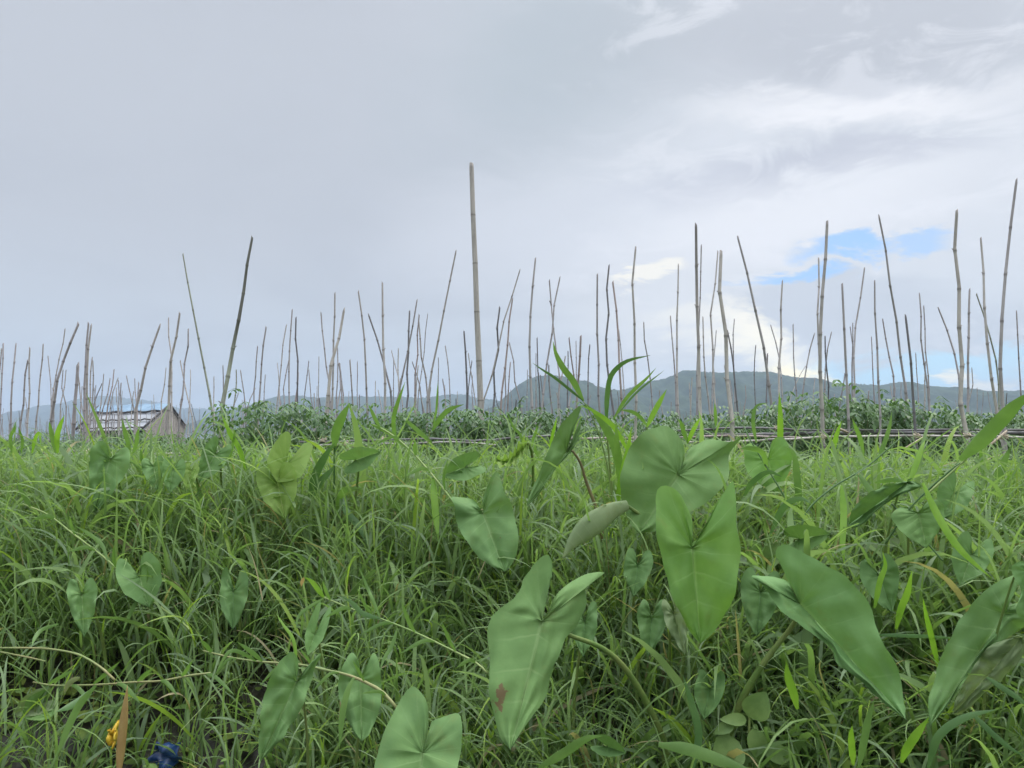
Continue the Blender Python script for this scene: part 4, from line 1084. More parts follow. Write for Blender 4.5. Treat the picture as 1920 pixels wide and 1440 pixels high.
def curled():
    d = 2.8
    top = [(932, 858), (945, 857), (958, 850), (968, 838), (975, 827), (988, 824)]; bot = [(926, 868), (944, 876), (962, 872), (978, 858), (990, 846), (992, 836)]
    A = catmull([P(x, y, d) for x, y in top], 20); B = catmull([P(x, y, d - .05) for x, y in bot], 20)
    root = empty('taro_plant', (A[0][0] + .1, d + .05, .3), 'curled crinkled yellow-green taro leaf near the foot of the tall thick post', 'taro plant', 'taro plants along the bank')
    V = []; Fc = []; uv = []; m = 13
    for i in range(20):
        for k in range(m):
            v = k / (m - 1); a, b = A[i], B[i]
            p = a + (b - a) * v; h_ = np.linalg.norm(b - a)
            p = p + np.array([0, .9, 0]) * h_ * math.sin(v * math.pi) + np.array([0, 0, 1]) * (.012 * math.sin(i * 1.9 + k) + .010 * math.sin(i * 3.1)) * (v if k > 6 else 1 - v)
            V.append(p); uv.append((i / 19, abs(v - .5) * 2))
    for i in range(19):
        for k in range(m - 1): a = i * m + k; Fc.append((a, a + 1, a + m + 1, a + m))
    mesh_obj('leaf_blade', local(root, V), Fc, M_taro['yellow'], root, uvs=uv)
    e = (A[-1] + B[-1]) / 2; SV = []; SF = []; tube(SV, SF, catmull([e, e + np.array([.02, .08, -.1]), e + np.array([.0, .1, -.55])], 12), [.005] * 12, 8)
    mesh_obj('leaf_stalk', local(root, SV), SF, M_stalk, root)
curled()

# ---------------------------------------------------------------- the tall grasses that stand out
GP = 'tall grasses rising over the bank'
grass_plant('tall_grass', 'tallest grass at centre, broad blades spreading against the hills', (1110, 900), 2.6,
    stems=[([(1150, 950), (1140, 880), (1125, 820), (1105, 770), (1093, 752)], 5, 2.5, 2.6, 2.55, M_runner)],
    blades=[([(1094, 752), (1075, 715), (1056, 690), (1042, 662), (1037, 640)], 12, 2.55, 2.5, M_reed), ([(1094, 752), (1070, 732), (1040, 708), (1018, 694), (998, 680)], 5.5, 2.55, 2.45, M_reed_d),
            ([(1165, 900), (1150, 830), (1120, 780), (1098, 757)], 16, 2.55, 2.5, M_reed), ([(1180, 850), (1150, 800), (1115, 772), (1088, 760)], 9, 2.5, 2.4, M_reed_b)], group=GP)
grass_plant('tall_grass', 'tall grass with one blade arching right across the hills, right of centre', (1150, 940), 2.7,
    stems=[([(1150, 940), (1142, 860), (1136, 790)], 6, 4, 2.7, 2.6, M_runner)],
    blades=[([(1137, 800), (1138, 750), (1143, 712), (1155, 692), (1178, 676), (1220, 666)], 9.5, 2.6, 2.5, M_reed_d), ([(1150, 786), (1172, 750), (1192, 728), (1212, 710), (1230, 690)], 7, 2.6, 2.5, M_reed),
            ([(1160, 775), (1185, 745), (1206, 725), (1245, 695)], 4, 2.6, 2.6, M_reed_d), ([(1180, 962), (1166, 900), (1158, 850), (1155, 790)], 16, 2.5, 2.4, M_reed),
            ([(1155, 960), (1165, 900), (1178, 840), (1184, 800)], 12, 2.45, 2.4, M_reed_b)], group=GP)
grass_plant('tall_grass', 'grass with a forked pair of blades right of the arching one, over the rounded leaf', (1215, 830), 2.9,
    stems=[([(1215, 880), (1214, 830), (1213, 795)], 5, 3, 2.9, 2.85, M_runner)],
    blades=[([(1213, 800), (1228, 770), (1240, 748), (1250, 730)], 10, 2.8, 2.8, M_reed_b), ([(1213, 798), (1200, 782), (1185, 772), (1160, 768)], 7, 2.8, 2.7, M_reed)], group=GP)
grass_plant('tall_grass', 'broad-bladed grass with a thick dark green top blade, left of the tall thick post', (625, 960), 3.0,
    stems=[([(630, 1000), (627, 930), (627, 850), (628, 835)], 6, 5, 3.0, 2.95, M_reed_d)],
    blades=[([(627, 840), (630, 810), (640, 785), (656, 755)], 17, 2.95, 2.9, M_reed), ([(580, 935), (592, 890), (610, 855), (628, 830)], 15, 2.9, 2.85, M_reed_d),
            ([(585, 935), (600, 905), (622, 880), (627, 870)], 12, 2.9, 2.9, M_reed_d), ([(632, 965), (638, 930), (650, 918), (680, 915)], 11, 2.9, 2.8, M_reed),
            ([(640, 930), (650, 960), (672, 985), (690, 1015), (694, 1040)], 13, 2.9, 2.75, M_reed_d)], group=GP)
grass_plant('tall_grass', 'grass whose long stem slants down from the tomatoes to the centre leaf', (900, 1040), 2.6,
    stems=[([(905, 1060), (880, 985), (845, 935), (810, 890), (770, 845), (735, 815), (700, 796)], 6, 4, 2.5, 2.9, M_runner)],
    blades=[([(770, 845), (730, 812), (705, 800), (690, 792)], 8, 2.9, 2.85, M_reed), ([(812, 895), (814, 930), (818, 975), (822, 1015)], 13, 2.7, 2.6, M_reed_b),
            ([(858, 945), (880, 990), (900, 1035), (915, 1080)], 9, 2.55, 2.5, M_reed)], group=GP)
grass_plant('tall_grass', 'grass stem crossing the tomatoes just left of the tall thick post, with one long blade', (800, 850), 3.2,
    stems=[([(805, 900), (800, 850), (806, 810)], 4, 3, 3.2, 3.15, M_runner)],
    blades=[([(810, 808), (825, 785), (842, 768), (870, 758)], 9, 3.15, 3.1, M_reed), ([(745, 835), (738, 800), (741, 770), (760, 715)], 8, 3.2, 3.1, M_reed),
            ([(810, 830), (775, 800), (762, 790), (755, 800)], 8, 3.2, 3.15, M_reed), ([(812, 800), (818, 770), (820, 740), (821, 715)], 4, 3.2, 3.1, M_reed)], group=GP)
grass_plant('tall_grass', 'upright lime-green blade in front of the pale stakes, right of the rounded leaf', (1462, 880), 2.9,
    blades=[([(1462, 880), (1463, 830), (1463, 780), (1461, 735)], 11, 2.9, 2.85, M_reed_b), ([(1418, 830), (1412, 790), (1418, 762), (1440, 755)], 7, 2.9, 2.9, M_reed)], group=GP)
grass_plant('tall_grass', 'broad green blade sweeping up to the right edge across the rails', (1700, 990), 2.2,
    stems=[([(1740, 925), (1790, 880), (1850, 825), (1858, 818)], 5, 4, 2.1, 2.1, M_runner), ([(1660, 1020), (1700, 960), (1755, 905), (1800, 868)], 5, 4, 2.15, 2.1, M_reed_d)],
    blades=[([(1800, 862), (1835, 832), (1875, 790), (1910, 755), (1950, 728)], 26, 2.1, 1.95, M_reed), ([(1730, 905), (1760, 970), (1800, 1030), (1860, 1085)], 13, 2.1, 1.95, M_reed_b)], group=GP)
grass_plant('tall_grass', 'grass with several lime blades around a long stem, mid right', (1600, 960), 2.3,
    stems=[([(1500, 1010), (1512, 960), (1560, 915), (1625, 875), (1690, 820)], 5, 3.5, 2.3, 2.4, M_reed_d), ([(1672, 945), (1710, 985), (1740, 1020), (1768, 1052)], 5, 4, 2.2, 2.1, M_reed_d)],
    blades=[([(1578, 910), (1582, 960), (1580, 1010), (1583, 1062)], 12, 2.3, 2.2, M_reed_b), ([(1610, 890), (1640, 930), (1662, 960)], 11, 2.3, 2.2, M_reed), ([(1640, 905), (1680, 900), (1710, 912)], 8, 2.3, 2.2, M_reed),
            ([(1705, 905), (1718, 870), (1728, 840), (1735, 825)], 10, 2.35, 2.4, M_reed_b), ([(1640, 870), (1655, 840), (1668, 800), (1672, 772)], 8, 2.5, 2.5, M_reed)], group=GP)
grass_plant('tall_grass', 'grass with arching grey-green blades between the rounded leaf and its yellowish neighbour', (1480, 1000), 2.4,
    stems=[([(1500, 1020), (1480, 950), (1440, 880), (1410, 830), (1395, 800)], 5, 3, 2.35, 2.5, M_reed_d)],
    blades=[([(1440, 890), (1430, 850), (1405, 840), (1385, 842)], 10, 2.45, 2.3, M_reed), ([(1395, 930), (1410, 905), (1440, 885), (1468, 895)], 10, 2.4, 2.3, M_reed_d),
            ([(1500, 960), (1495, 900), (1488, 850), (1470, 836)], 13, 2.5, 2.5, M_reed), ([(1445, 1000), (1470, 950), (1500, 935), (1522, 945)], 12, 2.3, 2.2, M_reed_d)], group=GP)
grass_plant('tall_grass', 'pair of lime-green upright blades between the folded leaf and the right edge', (1720, 1190), 2.0,
    blades=[([(1680, 1180), (1690, 1140), (1702, 1110), (1710, 1070)], 12, 2.0, 1.95, M_reed_b), ([(1760, 1255), (1748, 1200), (1738, 1160), (1730, 1120)], 10, 1.95, 1.9, M_reed_b),
            ([(1640, 1140), (1650, 1090), (1660, 1060), (1655, 1035)], 10, 2.0, 2.0, M_reed_b), ([(1635, 1190), (1700, 1192), (1750, 1194), (1800, 1198)], 7, 2.0, 1.9, M_reed_d)], group=GP)
grass_plant('tall_grass', 'upright narrow lime blades at the bottom right under the folded leaf', (1490, 1330), 1.85,
    blades=[([(1495, 1330), (1488, 1300), (1478, 1270), (1474, 1240)], 15, 1.8, 1.75, M_reed_b), ([(1600, 1435), (1598, 1410), (1596, 1380), (1598, 1360)], 12, 1.75, 1.7, M_reed_b),
            ([(1690, 1430), (1700, 1405), (1720, 1375), (1742, 1345)], 15, 1.75, 1.7, M_reed_b), ([(1610, 1440), (1618, 1400), (1628, 1350), (1640, 1310)], 13, 1.75, 1.75, M_reed)], group=GP)
grass_plant('tall_grass', 'broad pale blades arching near the bottom right corner', (1760, 1440), 1.75,
    blades=[([(1740, 1440), (1760, 1380), (1810, 1345), (1870, 1330)], 14, 1.7, 1.65, M_reed_d), ([(1820, 1335), (1855, 1370), (1890, 1400), (1925, 1420)], 10, 1.7, 1.65, M_reed_d),
            ([(1850, 1270), (1880, 1290), (1910, 1310), (1935, 1330)], 10, 1.75, 1.7, M_reed_d)], group=GP)
grass_plant('tall_grass', 'broad fresh blade lying along the bottom edge right of centre', (1240, 1400), 1.75,
    blades=[([(1235, 1396), (1290, 1405), (1350, 1425), (1410, 1445)], 22, 1.7, 1.65, M_reed), ([(1010, 1440), (1060, 1410), (1100, 1385), (1130, 1380)], 16, 1.75, 1.7, M_reed),
            ([(1300, 1440), (1310, 1380), (1300, 1330), (1280, 1265)], 14, 1.85, 1.85, M_reed_d)], group=GP)
grass_plant('runner_grass', 'long pale runner stem slanting down to the big damaged leaf, lime leaf at its tip', (905, 1262), 1.9,
    stems=[([(913, 1262), (893, 1243), (843, 1217), (800, 1196), (760, 1178), (713, 1160), (660, 1142), (607, 1120)], 6, 4, 1.85, 2.0, M_runner)],
    blades=[([(608, 1121), (596, 1105), (584, 1090), (571, 1082)], 9, 2.0, 1.98, M_reed_b), ([(570, 1083), (566, 1092), (565, 1100)], 6, 1.98, 1.98, M_dead), ([(713, 1160), (697, 1120), (690, 1105), (672, 1060)], 6, 1.95, 2.0, M_reed),
            ([(606, 1122), (580, 1138), (560, 1155), (555, 1180)], 6, 1.95, 1.9, M_reed), ([(745, 1178), (735, 1210), (720, 1235), (712, 1260)], 7, 1.9, 1.85, M_reed),
            ([(713, 1160), (680, 1150), (660, 1130), (640, 1118)], 9, 1.95, 1.95, M_reed_d)], group=GP)
grass_plant('runner_grass', 'runner stem arching over the two low taro leaves, brown at its end', (740, 1323), 1.7,
    stems=[([(745, 1330), (720, 1300), (687, 1280), (650, 1265), (613, 1257), (567, 1247), (520, 1243), (480, 1240), (430, 1232), (381, 1220)], 9, 4, 1.68, 1.85, M_runner_t)],
    blades=[([(664, 1270), (652, 1295), (642, 1340), (636, 1405)], 11, 1.66, 1.62, M_reed), ([(557, 1246), (550, 1200), (530, 1170), (518, 1150)], 6, 1.75, 1.8, M_reed_b),
            ([(480, 1240), (455, 1225), (430, 1222), (405, 1260)], 7, 1.8, 1.75, M_reed)], group=GP)
grass_plant('runner_grass', 'long straight pale stem slanting down right through the grass at far left', (350, 1170), 2.5,
    stems=[([(355, 1180), (342, 1168), (272, 1117), (202, 1051), (136, 1000), (90, 965), (43, 945)], 6, 4, 2.4, 2.7, M_runner)],
    blades=[([(202, 1051), (190, 1020), (165, 1000), (140, 985)], 7, 2.5, 2.55, M_reed), ([(272, 1117), (255, 1130), (240, 1160), (230, 1185)], 7, 2.45, 2.4, M_reed)], group=GP)
grass_plant('runner_grass', 'pale stem running right and down below the narrow yellow-green leaf', (505, 1010), 2.9,
    stems=[([(510, 1012), (470, 990), (420, 968), (370, 945), (320, 920), (290, 890), (262, 870)], 5, 3.5, 2.8, 3.1, M_runner)],
    blades=[([(322, 920), (318, 950), (320, 985), (330, 1010)], 8, 2.9, 2.85, M_reed), ([(420, 968), (400, 985), (375, 990), (345, 1010)], 7, 2.9, 2.85, M_reed), ([(300, 905), (280, 885), (262, 875), (240, 862)], 8, 3.0, 3.05, M_reed)], group=GP)
grass_plant('runner_grass', 'thin pale stem crossing upward left beside the tall leaf below the hut', (270, 1010), 2.9,
    stems=[([(285, 1040), (262, 985), (232, 930), (210, 890), (190, 850)], 4.5, 3, 2.85, 3.1, M_runner)],
    blades=[([(232, 930), (200, 925), (175, 925), (150, 935)], 6, 3.0, 2.95, M_reed), ([(210, 890), (195, 872), (180, 870), (170, 880)], 5, 3.0, 2.95, M_reed)], group=GP)
grass_plant('runner_grass', 'tan runner stems lying across the lower left corner, drooping blades on their right', (354, 1269), 2.2,
    stems=[([(0, 1215), (50, 1215), (94, 1217), (146, 1227), (187, 1250), (215, 1275)], 5, 6, 2.2, 2.1, M_runner_t), ([(62, 1279), (100, 1285), (146, 1285), (200, 1283), (250, 1279), (300, 1277), (354, 1267), (395, 1262)], 4.5, 5.5, 2.15, 2.1, M_runner_t),
           ([(0, 1222), (30, 1228), (60, 1234), (85, 1240)], 5, 4, 2.2, 2.15, M_runner_t)],
    blades=[([(180, 1285), (150, 1320), (125, 1370), (104, 1424)], 13, 2.05, 2.0, M_reed), ([(176, 1290), (155, 1310), (130, 1325), (105, 1335)], 13, 2.1, 2.0, M_reed_d), ([(110, 1170), (80, 1180), (66, 1195), (60, 1210)], 7, 2.2, 2.1, M_reed),
            ([(150, 1270), (130, 1280), (120, 1300)], 9, 2.1, 2.1, M_runner_t)], group=GP)
for k, (lab, pts) in enumerate([
    ('fresh pointed grass clump rising in front of the short thick grey stake at left', [([(108, 850), (107, 820), (112, 800), (121, 778)], 9), ([(105, 850), (98, 820), (94, 800), (92, 790)], 8)]),
    ('pointed grass blade rising in front of the hut', [([(242, 860), (240, 830), (234, 810), (229, 785)], 8), ([(250, 850), (256, 830), (258, 812), (262, 800)], 7)]),
    ('grass tuft with drooping tips at the far left over the bank', [([(22, 850), (20, 820), (26, 806), (30, 790)], 6), ([(60, 850), (66, 822), (74, 812), (76, 835)], 6), ([(40, 850), (42, 826), (38, 812), (34, 800)], 5)]),
    ('long grass blade crossing the dark tomato plants beside the dark-topped pole', [([(460, 880), (448, 840), (430, 810), (415, 775)], 9), ([(430, 870), (435, 840), (440, 812), (436, 800)], 5)]),
    ('grass spikes right of the rolled yellow leaf in front of the rail', [([(1010, 860), (1000, 830), (1005, 810), (1008, 796)], 7), ([(985, 850), (975, 815), (962, 800), (950, 770)], 5), ([(1030, 850), (1035, 820), (1040, 800), (1045, 780)], 6)]),
    ('lime grass tuft over the rounded leaf, left of the thick straw-coloured stake', [([(1290, 830), (1282, 810), (1278, 795), (1270, 785)], 8), ([(1288, 832), (1298, 810), (1306, 795), (1314, 782)], 8), ([(1342, 800), (1342, 785), (1341, 770), (1340, 755)], 6)]),
    ('upright grass blades in front of the rails below the tall right-hand stakes', [([(1560, 860), (1565, 830), (1572, 805), (1578, 790)], 9), ([(1620, 850), (1612, 820), (1604, 800), (1598, 785)], 8)]),
    ('grass blades standing before the rails near the right edge', [([(1860, 960), (1868, 910), (1885, 860), (1900, 830)], 14), ([(1845, 900), (1842, 870), (1840, 850), (1836, 838)], 10), ([(1890, 930), (1892, 900), (1905, 885), (1925, 880)], 9)])]):
    grass_plant('tall_grass', lab, (pts[0][0][0][0], pts[0][0][0][1] + 60), 3.4, blades=[(p_, w_, 3.0, 2.95, M_reed if (k + j) % 3 else M_reed_b) for j, (p_, w_) in enumerate(pts)], group=GP)

# ---------------------------------------------------------------- small things by the water
def solo_blade(name, pts, w_, d, mat, label, cat):
    V, Fc = blade_mesh(pts, w_, d, d, fold=.35); org = Vector(V[0])
    o = mesh_obj(name, [Vector(v) - org for v in V], Fc, mat); o.location = org
    sm = o.modifiers.new('thickness', 'SOLIDIFY'); sm.thickness = .0015
    return tag(o, label, cat)
solo_blade('withered_blade', [(222, 1460), (226, 1410), (232, 1350), (239, 1285)], 15, 2.0, M_dead, 'withered orange-brown grass blade standing upright in the lower left', 'dead leaf')
def scrap(name, cx, cy, w_, h_, d, mat, label, seed, cat):
    r = random.Random(seed); V = []; Fc = []; c0 = P(cx, cy, d); n, m = 12, 10
    for i in range(n):
        for j in range(m):
            u = (i / (n - 1) - .5) * 2; v = (j / (m - 1) - .5) * 2
            k = (1 - .35 * abs(u * v)) * (1 + .15 * math.sin(5 * math.atan2(v, u) + seed))
            V.append((u * w_ / F * d / 2 * k, .012 * math.sin(u * 4 + seed) + .012 * math.cos(v * 5 + u * 3) + r.uniform(-.003, .003), v * h_ / F * d / 2 * k + .006 * math.sin(u * 7)))
    for i in range(n - 1):
        for j in range(m - 1): a = i * m + j; Fc.append((a, a + 1, a + m + 1, a + m))
    o = mesh_obj(name, V, Fc, mat); o.location = c0; sm = o.modifiers.new('thickness', 'SOLIDIFY'); sm.thickness = .002
    return tag(o, label, cat)
scrap('plastic_scrap', 213, 1380, 17, 38, 2.25, M_yellow, 'small crumpled yellow scrap beside the withered orange blade', 1, 'litter')
scrap('plastic_scrap', 309, 1418, 54, 52, 2.25, M_blue, 'crumpled dark blue plastic in the mud at the bottom left', 4, 'litter')
auto_taro('withered grey-brown leaf drooping over the water in the lower left corner', (75, 1325), (40, 1345), 26, 30, 2.3, 'grey', 41)
# low broad-leaved weed, bottom right of centre
def oval_leaf(c0, dr, up_, ln, wd):
    dr = np.array(dr, float); dr /= np.linalg.norm(dr); up_ = np.array(up_, float); s_ = np.cross(dr, up_); s_ /= np.linalg.norm(s_); nn = np.cross(s_, dr); V = []; Fc = []
    for i in range(9):
        f = i / 8; w_ = wd * (math.sin(math.pi * min(1, f ** .8 * 1.0)) ** .75 if 0 < f < 1 else 0) + .0004
        c_ = np.array(c0) + dr * ln * f - nn * ln * .25 * f * f
        V += [c_ + s_ * w_ + nn * w_ * .3, c_, c_ - s_ * w_ + nn * w_ * .3]
    for i in range(8): a = 3 * i; Fc += [(a, a + 1, a + 4, a + 3), (a + 1, a + 2, a + 5, a + 4)]
    return V, Fc
def weed(label, px, py, d, leaves, mat=M_weedleaf, name='broadleaf_weed'):
    base = P(px, py, d); root = empty(name, (base.x, base.y, gz(base.x, base.y)), label, 'plant')
    SV = []; SF = []; top = P(px, py - 110, d); tube(SV, SF, [Vector((base.x, base.y, gz(base.x, base.y) - .03)), base, top], [.004, .0035, .002], 6); mesh_obj('stem', local(root, SV), SF, M_stalk, root)
    for (lx, ly, ang, ln, wd) in leaves:
        c0 = P(lx, ly, d - .01); a = R(ang); k = d / F
        V, Fc = oval_leaf(c0, (math.cos(a), -.35, math.sin(a)), (0, -1, .5), ln * k, wd * k / 2); mesh_obj('leaf', local(root, V), Fc, mat, root)
weed('low broad-leaved weed with oval leaves, under the olive stalk at the bottom right', 1405, 1420, 1.9,
     [(1405, 1345, 62, 55, 50), (1412, 1360, -25, 10, 8), (1400, 1350, 170, 50, 22), (1412, 1365, -80, 55, 36), (1385, 1390, 215, 60, 60), (1430, 1400, -20, 60, 34), (1440, 1420, 20, 50, 30), (1375, 1355, 200, 40, 22)])
weed('small round-leaved weed rising at right of the bright green leaf, yellow at its tip', 1410, 1160, 2.35, [(1424, 1045, 120, 40, 26), (1428, 1050, 50, 44, 26), (1420, 1070, 200, 44, 30)])
weed('tiny wet-leaved weed behind the right-hand grasses', 1660, 1040, 2.5, [(1650, 1025, 175, 34, 18), (1655, 1022, 20, 40, 16), (1668, 1046, -20, 30, 14)], M_taro['pale'])

# floating weeds and litter of leaves on the dark water: uncountable
def mass_leaves(name, label, n, xr, yr, z0, z1, ln, mat, seed):
    r = random.Random(seed); V = []; Fc = []
    for k in range(n):
        x, y = r.uniform(*xr), r.uniform(*yr); z = max(0.0, gz(x, y)) + r.uniform(z0, z1); a = r.uniform(0, 6.28); l_ = r.uniform(*ln)
        v, f = oval_leaf((x, y, z), (math.cos(a), math.sin(a), r.uniform(-.1, .6)), (r.uniform(-.3, .3), r.uniform(-.3, .3), 1), l_, l_ * r.uniform(.28, .42)); b = len(V)
        V += v; Fc += [tuple(b + q for q in ff) for ff in f]
    tag(mesh_obj(name, V, Fc, mat), label, 'weeds', None, 'stuff')
mass_leaves('floating_weed', 'round-leaved weeds floating on the dark water at lower left', 1100, (-2.1, -.3), (1.85, 2.75), .005, .06, (.022, .065), M_float, 3)
mass_leaves('ground_cover', 'small broad leaves low between the grass stems', 1500, (-3, 3), (1.7, 4.2), .02, .16, (.02, .05), M_weedleaf, 4)

# ---------------------------------------------------------------- the grass of the bank
CLEAR = [(1192, 34, 2.15, .45), (1660, 45, 2.1, .5), (1815, 45, 2.2, .5), (1325, 35, 1.95, .4), (1540, 50, 2.08, .5), (1095, 40, 2.15, .4), (1222, 45, 2.3, .5), (1430, 55, 2.2, .5), (1722, 65, 2.5, .65), (265, 120, 2.35, .35), (1308, 95, 1.95, .38), (1265, 110, 2.35, .6), (1015, 115, 1.75, .35), (1552, 150, 1.85, .40), (1840, 110, 1.85, .45), (908, 70, 2.5, .62), (540, 62, 1.72, .4), (675, 45, 1.8, .45), (790, 85, 1.62, .3),
         (1040, 60, 2.5, .7), (265, 45, 2.5, .6), (155, 32, 2.4, .6), (438, 32, 2.45, .6), (590, 30, 2.1, .6), (1120, 60, 2.15, .7), (1650, 70, 2.45, .6), (530, 50, 2.85, .75), (1460, 55, 2.8, .7), (235, 30, 2.2, .3), (310, 45, 2.3, .3), (1400, 60, 1.9, .4)]
def grass_batch(rg, n_t, xr_fn, Hs, lean_s, n_leaf, Lr, wr, wide, culm_w, pale, keepf, t_lo=.22, t_step=.11, dr_r=(.7, 2.7)):
    pts = []
    while len(pts) < n_t:
        y = 1.62 + 3.55 * rg.random(); hw = .66 * y + .95; x = rg.uniform(-hw, hw)
        if rg.random() > (hw / 3.9) ** .5: continue
        if y < edge_y(x) - .05 - .12 * rg.random(): continue
        if x < -.62 and y < 2.62 and rg.random() < .80: continue
        if rg.random() > keepf(x, y): continue
        if y > 4.5 and rg.random() < .6: continue
        pts.append((x, y))
    pts = np.array(pts); x, y = pts[:, 0], pts[:, 1]
    z = np.array([gz(a, b) for a, b in pts]); N = len(x)
    clump = .5 + .5 * np.sin(x * 3.1 + 1.3 * np.sin(y * 2.3)) * np.sin(y * 3.7 + 1.1 * np.sin(x * 2.9))
    edge = np.array([edge_y(a) for a in x])
    H = np.interp(y - edge, [0, .4, .9, 1.6, 2.4, 3.5], [.36, .48, .57, .57, .55, .54]) * Hs * (.80 + .26 * clump) * rg.uniform(.55, 1.08, N)
    H *= np.where(x > 1.0, .84, 1.0) * np.where(x < -1.3, 1.05, 1.0)
    # grass is trampled short just in front of the big leaves
    for (pc_, hw_, dl, kx) in CLEAR:
        tx = (pc_ - 960) / F; hit = (np.abs(x / y - tx) < hw_ / F) & (y < dl + .03)
        H = np.where(hit, H * kx, H)
    cap = np.where(x < -1.0, .745, np.where(x > .9, .73, .77)) + rg.normal(0, .045, N) + np.interp(y, [1.7, 2.3, 2.7, 3.3, 3.8, 5], [.0, .02, .08, .095, .0, -.03]) + (.10 if lean_s > .5 else 0) - (.07 if Lr[1] > .4 else 0)
    H = np.minimum(H, np.maximum(.12, cap - z))
    az = rg.uniform(0, 2 * np.pi, N); lean = np.abs(rg.normal(0, lean_s, N)) + (0 if lean_s < .5 else .35)
    ncul = 7; t_ = np.linspace(0, 1, ncul)
    def hor(t, i=slice(None)): return lean[i] * H[i] * (0.3 * t + .9 * t * t)
    def ver(t, i=slice(None)): return H[i] * (t - .36 * np.minimum(lean[i], 1.1) * t * t)
    def culm(t): return np.stack([x + np.cos(az) * hor(t), y + np.sin(az) * hor(t), z + ver(t)], -1)
    V = []; Fc = []; C = []; off = 0
    g1 = np.array([.150, .245, .088]); g2 = np.array([.255, .370, .135]); g3 = np.array([.225, .305, .180]); g4 = np.array([.27, .39, .07]); br = np.array([.36, .31, .17])
    def colours(n):
        u = rg.random((n, 1)); c_ = g1 * (1 - u) + g2 * u
        w_ = rg.random(n); c_[w_ < .28] = (g3 * .65 + c_[w_ < .28] * .35); c_[w_ > .95] = g4; c_[(w_ > .925) & (w_ < .95)] = br
        return c_
    pc = np.stack([culm(t) for t in t_], 1)
    for a_ in (0, 1.57):
        sd_ = np.stack([np.cos(az + 1.57 + a_), np.sin(az + 1.57 + a_), np.full(N, .5 if a_ else 0)], -1)[:, None, :] * (culm_w * (1 - .5 * t_))[None, :, None]
        V.append(np.stack([pc + sd_, pc - sd_], 2).reshape(-1, 3))
        cl = colours(N) * np.array([1.15, 1.0, .95])
        if pale: cl = cl * .35 + np.array([.30, .38, .17]) * .65
        C.append(np.repeat(cl, ncul * 2, axis=0))
        i = (np.arange(N)[:, None] * ncul * 2 + np.arange(ncul - 1)[None, :] * 2).ravel() + off
        Fc.append(np.stack([i, i + 1, i + 3, i + 2], -1)); off += N * ncul * 2
    seg = 9
    for lv in range(n_leaf):
        t0 = np.clip(t_lo + t_step * lv + rg.uniform(-.05, .05, N), .05, 1.0)
        idx = np.where(rg.random(N) < .93)[0]; n = len(idx); tt = t0[idx]
        hx = lean[idx] * H[idx] * (0.3 * tt + .9 * tt * tt)
        p0 = np.stack([x[idx] + np.cos(az[idx]) * hx, y[idx] + np.sin(az[idx]) * hx, z[idx] + H[idx] * (tt - .36 * np.minimum(lean[idx], 1.1) * tt * tt)], -1)
        a = rg.uniform(0, 6.28, n)
        L = rg.uniform(*Lr, n) * (.75 + .5 * rg.random(n)); wd = rg.uniform(*wr, n) * np.where(rg.random(n) < wide, 1.7, 1)
        e0 = rg.uniform(.80, 1.50, n); dr = rg.uniform(*dr_r, n); pw = rg.uniform(1.0, 2.2, n)
        tw = rg.normal(0, .6, n); kink = rg.normal(0, .5, n)
        p = p0.copy(); rows = []
        for s_ in range(seg):
            f = s_ / (seg - 1); e = e0 - dr * f ** pw; aa = a + kink * f * f
            d_ = np.stack([np.cos(aa) * np.cos(e), np.sin(aa) * np.cos(e), np.sin(e)], -1)
            ww = wd * min(1, .45 + f * 4) * (1 - f ** 2.4) + .0002
            sa = aa + 1.57 + tw * f
            sd_ = np.stack([np.cos(sa), np.sin(sa), np.sin(tw * (f + .3) * 1.5) * .8], -1) * ww[:, None]
            rows.append(np.stack([p + sd_, p - sd_], 1))
            p = p + d_ * (L / (seg - 1))[:, None]
        V.append(np.stack(rows, 1).reshape(-1, 3)); C.append(np.repeat(colours(n), seg * 2, axis=0))
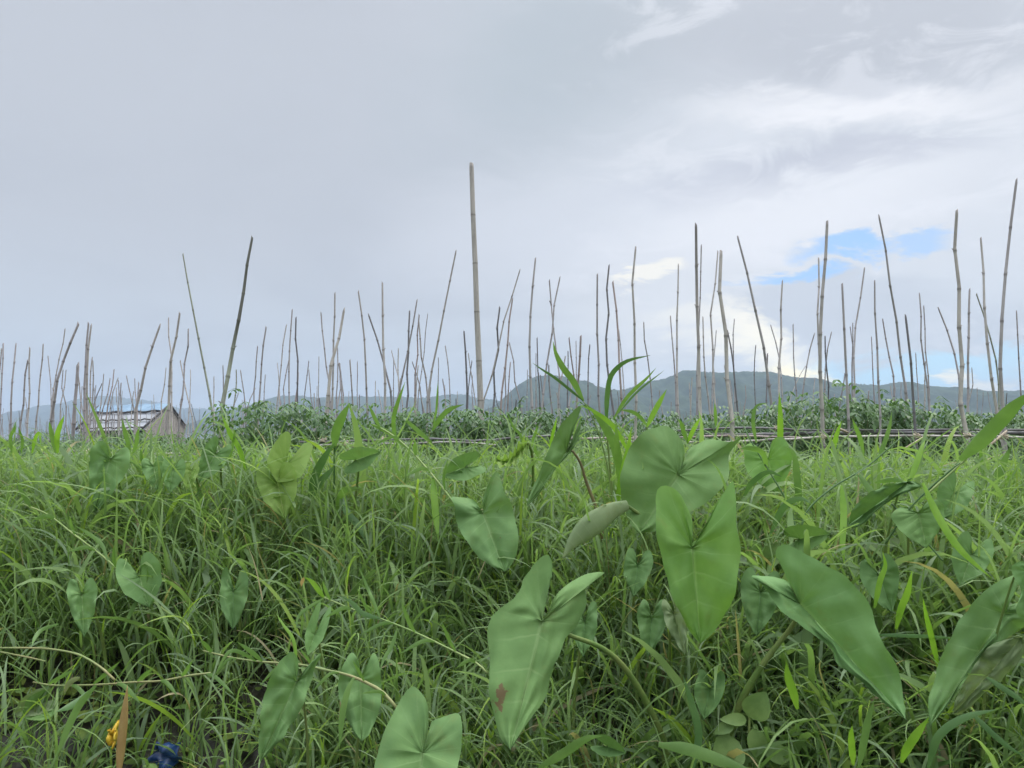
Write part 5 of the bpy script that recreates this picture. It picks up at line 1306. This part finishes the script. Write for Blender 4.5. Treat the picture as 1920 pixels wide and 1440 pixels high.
        i = (np.arange(n)[:, None] * seg * 2 + np.arange(seg - 1)[None, :] * 2).ravel() + off
        Fc.append(np.stack([i, i + 1, i + 3, i + 2], -1)); off += n * seg * 2
    return np.concatenate(V), np.concatenate(Fc), np.concatenate(C)
def grass_field():
    rg = np.random.default_rng(21)
    one = lambda x, y: 1.0
    B = [grass_batch(rg, 9800, None, 1.0, .25, 8, (.12, .32), (.0020, .0048), .14, .0016, False, one, dr_r=(.4, 2.3)),
         grass_batch(rg, 2600, None, 1.0, .30, 7, (.08, .22), (.0014, .0030), .10, .0012, False, lambda x, y: 1.0 if x < .2 else .35, dr_r=(.2, 2.0)),
         grass_batch(rg, 1100, None, 1.04, .32, 5, (.22, .46), (.0055, .0105), .15, .0028, False, lambda x, y: 1.0 if x > .6 else (.45 if y > 2.6 else .3), .3, .16),
         grass_batch(rg, 420, None, 1.30, .80, 6, (.05, .16), (.0016, .0034), .05, .0017, True, lambda x, y: 1.0 if x < 0 else .5, .35, .12, (.2, 1.4))]
    V = []; Fc = []; C = []; off = 0
    for v, f, c_ in B: V.append(v); Fc.append(f + off); C.append(c_); off += len(v)
    V = np.concatenate(V); Fc = np.concatenate(Fc); C = np.concatenate(C)
    me = bpy.data.meshes.new('bank_grass')
    me.vertices.add(len(V)); me.vertices.foreach_set('co', V.astype(np.float32).ravel())
    me.loops.add(Fc.size); me.loops.foreach_set('vertex_index', Fc.astype(np.int32).ravel())
    me.polygons.add(len(Fc)); me.polygons.foreach_set('loop_start', np.arange(0, Fc.size, 4, dtype=np.int32))
    me.update(calc_edges=True)
    me.polygons.foreach_set('use_smooth', np.ones(len(Fc), dtype=bool))
    at = me.attributes.new('tint', 'FLOAT_COLOR', 'POINT')
    at.data.foreach_set('color', np.concatenate([C, np.ones((len(C), 1))], 1).astype(np.float32).ravel())
    me.materials.append(M_grass); me.update()
    o = bpy.data.objects.new('bank_grass', me); col.objects.link(o)
    tag(o, 'dense tangled green grass covering the whole bank', 'grass', None, 'stuff')
grass_field()
